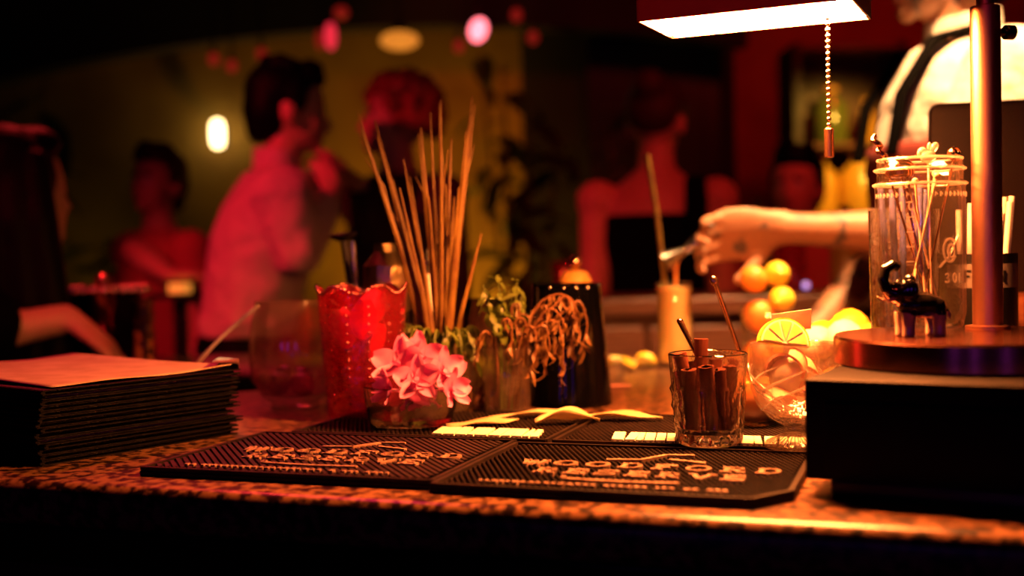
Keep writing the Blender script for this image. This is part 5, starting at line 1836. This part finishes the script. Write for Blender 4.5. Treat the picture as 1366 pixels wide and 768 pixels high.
def man_extra(t, s, U, W, hd, limb):
    c = MB()
    rings = [ring_e(U(0, 0, z), 0.160 * s, 0.118 * s, 28) for z in (1.015, 1.045)]
    c.loft(rings)
    c.build('belt', 'leather', t, smooth=30)


person('man in a pink long-sleeved shirt and black trousers, raising a drink', (mx, FD, 0), math.radians(-72), 1.71,
       arms={'R': {'elbow': at_d(398, 335, 2.80), 'wrist': at_d(440, 262, 2.94), 'dir': (0.25, 0.3, 0.9), 'palm': (-0.6, 0.7, 0), 'curl': (0.7, 0.8, 0.6)},
             'L': {'elbow': at_d(392, 332, 3.08), 'wrist': at_d(430, 290, 2.99), 'dir': (0.3, -0.2, 0.8), 'palm': (-0.4, -0.8, 0)}},
       top='pink_shirt', hair='short', hair_mat='hair_black', head=(-0.08, 0, 0.05), extra=man_extra, lean=0.22, hem=1.04)
gq = at_d(424, 246, 2.99)
t = thing('dark_tumbler', 'dark glass held up by the man in the pink shirt', 'glass', gq - Vector((0, 0, 0.035)), rot=(0.2, 0.25, 0))
MB().lathe(cup(0.028, 0.034, 0.08), 28).build('glass_body', 'black_gloss', t, smooth=50)
MB().lathe([(0, 0.0066), (0.0245, 0.0085), (0.029, 0.055), (0, 0.055)], 24).build('drink', 'amber_drink', t)

# person with round red hair
rx_ = at_d(532, 300, 3.4).x
person('person with a round mop of red curls, facing the man in pink', (rx_, 3.42, 0), math.radians(140), 1.725,
       arms={'R': {'elbow': at_d(500, 305, 3.30), 'wrist': at_d(480, 245, 3.22), 'dir': (-0.6, -0.2, 0.5), 'palm': (0, 0.3, -1)}}, top='dark_jacket', hair='curly', hair_mat='hair_red', female=True, head=(0.1, 0, -0.5), collar=False)
# woman with bare back
wx = at_d(878, 300, 3.3).x
person('woman seen from behind in a black open-backed dress, hair pinned up', (wx, 3.32, 0), math.radians(-6), 1.70, top=None, dress='black_cloth', bottom=None, hair='bun', hair_mat='hair_brown', female=True, head=(0, 0, -0.2))
# person in red half hidden behind the man
px2 = at_d(213, 300, 3.55).x
person('person in a red top leaning on an elbow, behind the man in pink', (px2, 3.55, 0), math.radians(140), 1.56,
       arms={'R': {'elbow': at_d(180, 335, 3.40), 'wrist': at_d(228, 368, 3.28), 'dir': (1, -0.1, 0.05), 'palm': (0, 0, -1)}}, top='red_cloth', sleeve='short', hair='short', hair_mat='hair_brown', female=True, head=(0.1, 0, 0.3), collar=False)
# seated person far away below the shelf
px3 = at_d(1066, 300, 3.5).x
person('far seated person with dark hair and a red top, under the bottle shelf', (px3, 3.5, 0), math.radians(150), 1.62, seated=0.74, top='red_cloth', sleeve='short', hair='short', hair_mat='hair_black', female=True, collar=False, vox=0.011)
# woman with long hair at the high table
wl = at_d(16, 300, 2.0)
person('woman with long dark hair resting a bare forearm by the ice bucket', (wl.x - 0.16, 2.05, 0), math.radians(-82), 1.66, lean=0.24, seated=0.67,
       arms={'R': {'elbow': (-0.985, 1.84, 1.095), 'wrist': at_d(92, 424, 1.99), 'dir': (0.75, 0.05, -0.62), 'palm': (-0.4, 0, -1), 'curl': (0.3, 0.35, 0.3)}},
       top='black_cloth', sleeve='none', hair='long', hair_mat='hair_black', female=True, collar=False, head=(0.1, 0, 0.9))
# bartender
BXP = at_d(1290, 90, 2.08).x
btz = 1.86


def bt_extra(t, s, U, W, hd, limb):
    c = MB()
    rings = []
    for z, a, b_ in ((0.55, 0.215, 0.165), (0.75, 0.205, 0.160), (0.93, 0.196, 0.150), (1.05, 0.172, 0.132), (1.18, 0.182, 0.140), (1.27, 0.188, 0.146), (1.30, 0.186, 0.142)):
        rings.append(ring_e(U(0, 0.004, z), a * s, b_ * s, 28))
    c.loft(rings)
    link('apron', voxel(c, 'apron', 'apron', 0.01, 3), t, 180)
    for sg in (-1, 1):
        MB().tube([U(sg * 0.09, 0.145, 1.28), U(sg * 0.088, 0.130, 1.37), U(sg * 0.080, 0.075, 1.455), U(sg * 0.07, -0.01, 1.478), U(sg * 0.05, -0.10, 1.41), U(sg * 0.03, -0.135, 1.29)], 0.019 * s, 10, flat=0.45).build('apron_strap', 'black_cloth', t, smooth=60)


person('bartender in a white shirt and black apron straps, pouring with a tattooed arm', (BXP, 2.10, 0), math.radians(90), btz,
       arms={'L': {'elbow': at_d(1262, 312, 1.87), 'wrist': at_d(1040, 304, 1.89), 'dir': (-1, 0.02, -0.12), 'palm': (0.05, -1, -0.25), 'curl': (0.45, 0.75, 0.5)},
             'R': {'elbow': (BXP - 0.06, 2.36, 1.22), 'wrist': (BXP - 0.24, 2.26, 1.06), 'dir': (-1, -0.3, -0.3), 'palm': (0, 0, -1)}},
       top='white_shirt', sleeve='short', hair='short', hair_mat='hair_black', skin='skin_tattoo', vox=0.0052, armr=0.82, extra=bt_extra, head=(-0.12, 0, 0))
# jigger in the bartender's fingers and the stream
jg = at_d(913, 334, 1.862)
t = thing('steel_jigger', 'steel double jigger tipped in the bartender\'s fingers', 'jigger', jg, rot=(0, math.radians(-118), 0))
MB().lathe([(0.0165, 0.036), (0.0155, 0.036), (0.0045, 0.002), (0, 0.002)], 28).build('large_cup', 'steel', t)
MB().lathe([(0.0172, 0.036), (0.0062, 0.001), (0.0062, -0.001), (0.0145, -0.026), (0.0138, -0.026), (0.0045, -0.002), (0, -0.002)], 28).build('cup_wall', 'steel', t)
lip = jg + Vector((-0.036, 0, -0.028))
surf = hc.z + zh - 0.009
p0 = at_d(905, 345, 1.862)
st = MB().tube([(0, 0, 0), (-0.004, 0, -0.012), (-0.005, 0, surf - p0.z)], [0.0032, 0.0026, 0.0022], 8)
tag(st.build('pouring_stream', 'amber_drink', loc=p0, smooth=60), 'thin amber stream falling from the jigger into the creamy drink', 'liquid')

# ------------------------------------------------------------------ far side of the bar
fcx0, fcx1, fy0, fy1, fz = 0.06, 1.62, 2.66, 2.98, 1.125
t = thing('back_bar', 'reddish wooden back bar in front of the woman in the black dress', 'bar', (0, 0, 0))
MB().box(((fcx0 + fcx1) / 2, (fy0 + fy1) / 2, fz - 0.02), (fcx1 - fcx0, fy1 - fy0, 0.04)).build('bar_top', 'red_wood', t, smooth=0, bevel=0.006)
MB().box(((fcx0 + fcx1) / 2, (fy0 + fy1) / 2 + 0.01, (fz - 0.04) / 2), (fcx1 - fcx0 - 0.04, fy1 - fy0 - 0.04, fz - 0.04)).build('bar_body', 'red_wood', t, smooth=0)
for k in range(3):
    for j in range(7):
        MB().box((fcx0 + 0.13 + 0.217 * j, fy0 + 0.022, 0.18 + 0.315 * k + 0.1), (0.205, 0.02, 0.30)).build('plank', 'red_wood', t, smooth=0, bevel=0.004)
# tea light on the back bar
c = Vector((at_d(737, 370, 2.75).x, 2.75, 0))
cz = fz
t = thing('candle_glass', 'red votive candle glass glowing on the back bar', 'candle', (fcx0 + 0.06, 2.76, fz))
MB().lathe(cup(0.024, 0.030, 0.085), 28).build('glass_body', 'red_glass', t, smooth=50)
MB().lathe([(0, 0.007), (0.021, 0.0085), (0.022, 0.04), (0, 0.042)], 24).build('wax', 'porcelain_pink', t)
MB().lathe([(0, 0.042), (0.0035, 0.046), (0.0045, 0.051), (0.002, 0.06), (0, 0.066)], 12).build('flame', 'flame', t)
# violet glow bead added in place of a reflection, and bottles on the back bar
v = at_d(1075, 385, 2.72)
t = thing('violet_bead', 'small violet glowing bead on the back bar, standing in for a reflection', 'lamp', (v.x, 2.72, fz))
hv = max(0.012, v.z - fz)
MB().lathe([(0, 0), (0.014, 0), (0.014, 0.003), (0.003, 0.005), (0.003, hv), (0, hv)], 16).build('stand', 'black_plastic', t)
MB().ell((0, 0, hv + 0.007), 0.0075).build('glow_bead', 'glow_violet', t)
for i, (px, hh_, mt, lb_) in enumerate(((1012, 0.22, 'bottle_green', 'dark green bottle on the back bar nearest the bare-backed woman'), (1055, 0.19, 'red_glass', 'red glass bottle on the back bar beside the violet bead'), (1128, 0.20, 'bottle_yellow', 'amber yellow bottle on the back bar by the bartender'))):
    p = at_d(px, 380, 2.80)
    t = thing('spirit_bottle', lb_, 'bottle', (p.x, 2.80, fz))
    MB().lathe([(0, 0), (0.032, 0), (0.034, 0.004), (0.034, hh_ * 0.6), (0.012, hh_ * 0.78), (0.012, hh_ * 0.95), (0, hh_ * 0.95)], 28).build('bottle_body', mt, t, smooth=50)
    MB().lathe([(0.0135, hh_ * 0.93), (0.0135, hh_), (0, hh_)], 18).build('cap', 'black_plastic', t)

# lit shelf with bottles behind the far person
SD = 4.4
sx = at_d(1128, 200, SD).x
zlo, zup = at_d(1128, 292, SD).z, at_d(1128, 192, SD).z
t = thing('bottle_shelf', 'lit wooden shelf unit of bottles between the red wall and the bartender', 'shelf', (sx, SD, 0))
for x in (-0.19, 0.19):
    MB().box((x, 0.05, 0.98), (0.03, 0.26, 1.96)).build('side_panel', 'dark_wood', t, smooth=0)
MB().box((0, 0.17, 0.98), (0.36, 0.02, 1.96)).build('back_panel', 'red_wood', t, smooth=0)
for z in (0.25, 0.75, zlo - 0.012, zup - 0.008, 1.95):
    MB().box((0, 0.045, z), (0.35, 0.22, 0.016 if z == zup - 0.008 else 0.024)).build('shelf_board', 'red_wood', t, smooth=0)
for dx, zz, hh_, r_, mt, lb_ in ((-0.045, zup, at_d(1110, 115, SD).z - zup, 0.062, 'bottle_green', 'tall olive green bottle on the upper lit shelf'), (0.085, zup, at_d(1155, 130, SD).z - zup, 0.026, 'bottle_yellow', 'slim pale yellow bottle on the upper lit shelf'),
                                 (-0.085, zlo, (zup - zlo) * 0.88, 0.062, 'bottle_yellow', 'squat golden bottle on the lower lit shelf beside a larger one'), (0.06, zlo, (zup - zlo) * 0.93, 0.078, 'bottle_yellow', 'largest golden bottle on the lower lit shelf')):
    q = thing('shelf_bottle', lb_, 'bottle', (sx + dx, SD + 0.03, zz))
    MB().lathe([(0, 0), (r_ - 0.002, 0), (r_, 0.004), (r_, hh_ * 0.66), (r_ * 0.4, hh_ * 0.84), (r_ * 0.4, hh_ * 0.95), (0, hh_ * 0.95)], 28).build('bottle_body', mt, q, smooth=50)
    MB().lathe([(r_ * 0.45, hh_ * 0.92), (r_ * 0.45, hh_), (0, hh_)], 18).build('cap', 'cap_yellow', q)

# ------------------------------------------------------------------ high table at the left with ice bucket and glasses
t = thing('high_table', 'dark rectangular high table under the ice bucket', 'table', (-0.535, 2.17, 0))
MB().box((0, 0, 1.025), (0.49, 0.48, 0.03)).build('table_top', 'black_gloss', t, smooth=30, bevel=0.004)
for x in (-0.04, 0.20):
    for y in (-0.20, 0.20):
        MB().box((x, y, 0.505), (0.035, 0.035, 1.01)).build('leg', 'black_plastic', t, smooth=0)
for y in (-0.20, 0.20):
    MB().box((0.08, y, 0.97), (0.205, 0.02, 0.06)).build('rail', 'black_plastic', t, smooth=0)
ZT_ = 1.04
bcx = at_d(140, 470, 2.12).x
zb2 = at_d(140, 386, 2.12).z - ZT_
t = thing('ice_bucket', 'red lit hammered metal ice bucket with a glinting beaded rim', 'ice bucket', (bcx, 2.12, ZT_))
MB().lathe([(0, 0), (0.045, 0), (0.05, 0.004), (0.070, zb2 - 0.004), (0.073, zb2), (0.069, zb2), (0.047, 0.008), (0, 0.008)], 48, mod=lambda a, k: 1 + 0.01 * math.sin(a * 22)).build('bucket_body', 'red_metal', t, smooth=50)
rb_ = MB()
for k in range(26):
    a = 2 * math.pi * k / 26
    rb_.ell((0.073 * math.cos(a), 0.073 * math.sin(a), zb2), 0.0075, 10, 8)
rb_.build('beaded_rim', 'bead_metal', t, smooth=60)['kind'] = 'stuff'
MB().lathe([(0.0, zb2 + 0.008), (0.004, zb2 + 0.012), (0.03, zb2 + 0.006), (0.068, zb2 - 0.004), (0.068, zb2 - 0.008), (0, zb2 - 0.004)], 40).build('lid', 'red_metal', t, smooth=60)
MB().ell((0, 0, zb2 + 0.018), (0.016, 0.016, 0.010)).build('lid_knob', 'copper_tube', t)
p = at_d(194, 470, 2.02)
zg2 = at_d(194, 398, 2.02).z - ZT_
t = thing('faceted_glass', 'faceted tall glass with amber glints beside the ice bucket', 'glass', (p.x, 2.02, ZT_))
MB().lathe([(0, 0.001), (0.014, 0), (0.016, 0.003)] + [(0.0165 + 0.0015 * (k % 2), 0.006 + (zg2 - 0.008) * k / 9) for k in range(10)] + [(0.0155, zg2), (0.0145, zg2 - 0.002), (0.013, 0.01), (0, 0.009)], 12).build('glass_body', 'copper_tube', t, smooth=10)
# low lantern behind
p = at_d(240, 384, 3.22)
t = thing('table_lantern', 'small amber lantern glowing on a pedestal behind the man in pink', 'lantern', (p.x, 3.22, 0))
MB().lathe([(0, 0), (0.07, 0), (0.07, 0.01), (0.02, 0.03), (0.02, p.z - 0.03), (0.08, p.z - 0.025), (0.08, p.z - 0.013), (0, p.z - 0.013)], 32).build('pedestal', 'black_plastic', t)
MB().lathe([(0, p.z - 0.012), (0.030, p.z - 0.012), (0.030, p.z + 0.012), (0, p.z + 0.012)], 24).build('glow_ring', 'lantern_amber', t)

# bar stools under the seated people
for i, (x, y, zz, lb_) in enumerate(((wl.x - 0.16, 2.05, 0.57, 'black bar stool under the long-haired woman'), (px3, 3.5, 0.64, 'black bar stool under the far seated person'))):
    t = thing('bar_stool', lb_, 'stool', (x, y, 0))
    MB().lathe([(0, zz - 0.05), (0.15, zz - 0.05), (0.16, zz - 0.04), (0.16, zz - 0.01), (0.145, zz), (0, zz)], 32).build('seat', 'leather', t, smooth=40)
    for k in range(4):
        a = math.pi / 4 + k * math.pi / 2
        MB().tube([(0.11 * math.cos(a), 0.11 * math.sin(a), zz - 0.05), (0.19 * math.cos(a), 0.19 * math.sin(a), 0)], 0.013, 10).build('leg', 'black_plastic', t)
    MB().lathe([(0.168, 0.232), (0.176, 0.24), (0.168, 0.248), (0.160, 0.24), (0.168, 0.232)], 32).build('foot_ring', 'steel', t)

# ------------------------------------------------------------------ lights that show
p = at_d(289, 178, 4.6)
p = at_d(289, 178, YB - 0.10)
t = thing('wall_sconce', 'bright capsule wall sconce behind the man in pink', 'wall lamp', (p.x, YB, p.z))
MB().box((0, -0.012, 0), (0.05, 0.022, 0.10)).build('back_plate', 'black_plastic', t, smooth=0, bevel=0.004)
hs = 0.030
MB().lathe([(0, -hs - 0.03), (0.02, -hs - 0.022), (0.026, -hs), (0.026, hs), (0.02, hs + 0.022), (0, hs + 0.03)], 24, (0, -0.085, 0)).build('glass_tube', 'bulb_white', t, smooth=60)
MB().tube([(0, -0.02, 0), (0, -0.06, 0)], 0.012, 10).build('bracket', 'black_plastic', t)


def pendant(label, px, py, d, rx, rz_, mat, tilt=0.0, cat='pendant lamp', name='pendant_lamp', group=None):
    p = at_d(px, py, d)
    t = thing(name, label, cat, p, 0, group)
    R_ = Matrix.Rotation(tilt, 3, 'Y')
    MB().ell((0, 0, 0), (rx, rx, rz_), 20, 12, R_).build('glow_globe', mat, t, smooth=60)
    MB().lathe([(0, rz_ * 0.9), (rx * 0.45, rz_ * 0.9), (rx * 0.3, rz_ + 0.02), (0.006, rz_ + 0.03), (0, rz_ + 0.03)], 18).build('cap', 'black_plastic', t)
    MB().tube([(0, 0, rz_ + 0.02), (0, 0, ZT - p.z)], 0.004, 6).build('cord', 'black_plastic', t)


DP = 4.3
pendant('flat oval amber pendant lamp hanging from the black ceiling', 533, 54, DP, 0.070, 0.033, 'bulb_amber')
pendant('brightest pink-white globe lamp hanging from the black ceiling', 638, 40, DP, 0.031, 0.042, 'bulb_pink', 0.3)
GL = 'small coloured lanterns under the ceiling'
pendant('small bright red lantern beside an amber one above the man in pink', 441, 48, DP, 0.022, 0.050, 'bulb_red', group=GL)
pendant('small dim amber lantern touching the bright red one', 427, 53, DP + 0.12, 0.018, 0.036, 'lantern_amber' if False else 'bulb_dim_red', group=GL)
pendant('small orange lantern above the bright red one', 455, 17, DP + 0.05, 0.026, 0.024, 'bulb_dim_red', group=GL)
for (px, py) in ((285, 79), (309, 88), (349, 72), (689, 20), (711, 50), (612, 62)):
    pendant('small dim red lantern hanging under the ceiling', px, py, DP + 0.1, 0.020, 0.024, 'bulb_dim_red', group=GL)

# ------------------------------------------------------------------ plants along the back wall
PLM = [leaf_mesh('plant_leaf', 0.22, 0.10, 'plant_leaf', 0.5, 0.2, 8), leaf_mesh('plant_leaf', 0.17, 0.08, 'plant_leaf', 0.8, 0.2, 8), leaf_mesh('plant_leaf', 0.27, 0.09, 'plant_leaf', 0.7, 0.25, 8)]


def plant(label, x, y, h, nst, nl, seed, spread=0.35):
    t = thing('potted_plant', label, 'plant', (x, y, 0))
    MB().lathe([(0, 0), (0.13, 0), (0.135, 0.01), (0.17, 0.30), (0.175, 0.34), (0.16, 0.34), (0.155, 0.31), (0, 0.30)], 32).build('pot', 'terracotta', t, smooth=40)
    rnd = random.Random(seed)
    for k in range(nst):
        a = 2 * math.pi * k / nst + rnd.uniform(-0.3, 0.3)
        e = Vector((spread * math.cos(a) * rnd.uniform(0.3, 1), spread * 0.6 * math.sin(a) * rnd.uniform(0.3, 1), h * rnd.uniform(0.75, 1)))
        path = bez((0.04 * math.cos(a), 0.04 * math.sin(a), 0.29), (0.05 * math.cos(a), 0.05 * math.sin(a), h * 0.4), (e.x * 0.7, e.y * 0.7, h * 0.7), e, 8)
        s_ = MB().tube(path, [0.012 - 0.001 * i for i in range(9)], 6).build('stem', 'stem_brown', t, smooth=60)
        for j in range(nl):
            u_ = 0.3 + 0.7 * (j + 0.5) / nl
            i = min(7, int(u_ * 8))
            o = bpy.data.objects.new('leaf', PLM[(j + k) % 3])
            COL.objects.link(o)
            o.parent = s_
            o.location = path[i].lerp(path[i + 1], u_ * 8 - i)
            o.rotation_euler = (rnd.uniform(-0.4, 0.4), rnd.uniform(-0.7, 0.3), j * 2.4 + rnd.uniform(-0.4, 0.4))
            q = rnd.uniform(0.6, 1.1)
            o.scale = (q, q, q)


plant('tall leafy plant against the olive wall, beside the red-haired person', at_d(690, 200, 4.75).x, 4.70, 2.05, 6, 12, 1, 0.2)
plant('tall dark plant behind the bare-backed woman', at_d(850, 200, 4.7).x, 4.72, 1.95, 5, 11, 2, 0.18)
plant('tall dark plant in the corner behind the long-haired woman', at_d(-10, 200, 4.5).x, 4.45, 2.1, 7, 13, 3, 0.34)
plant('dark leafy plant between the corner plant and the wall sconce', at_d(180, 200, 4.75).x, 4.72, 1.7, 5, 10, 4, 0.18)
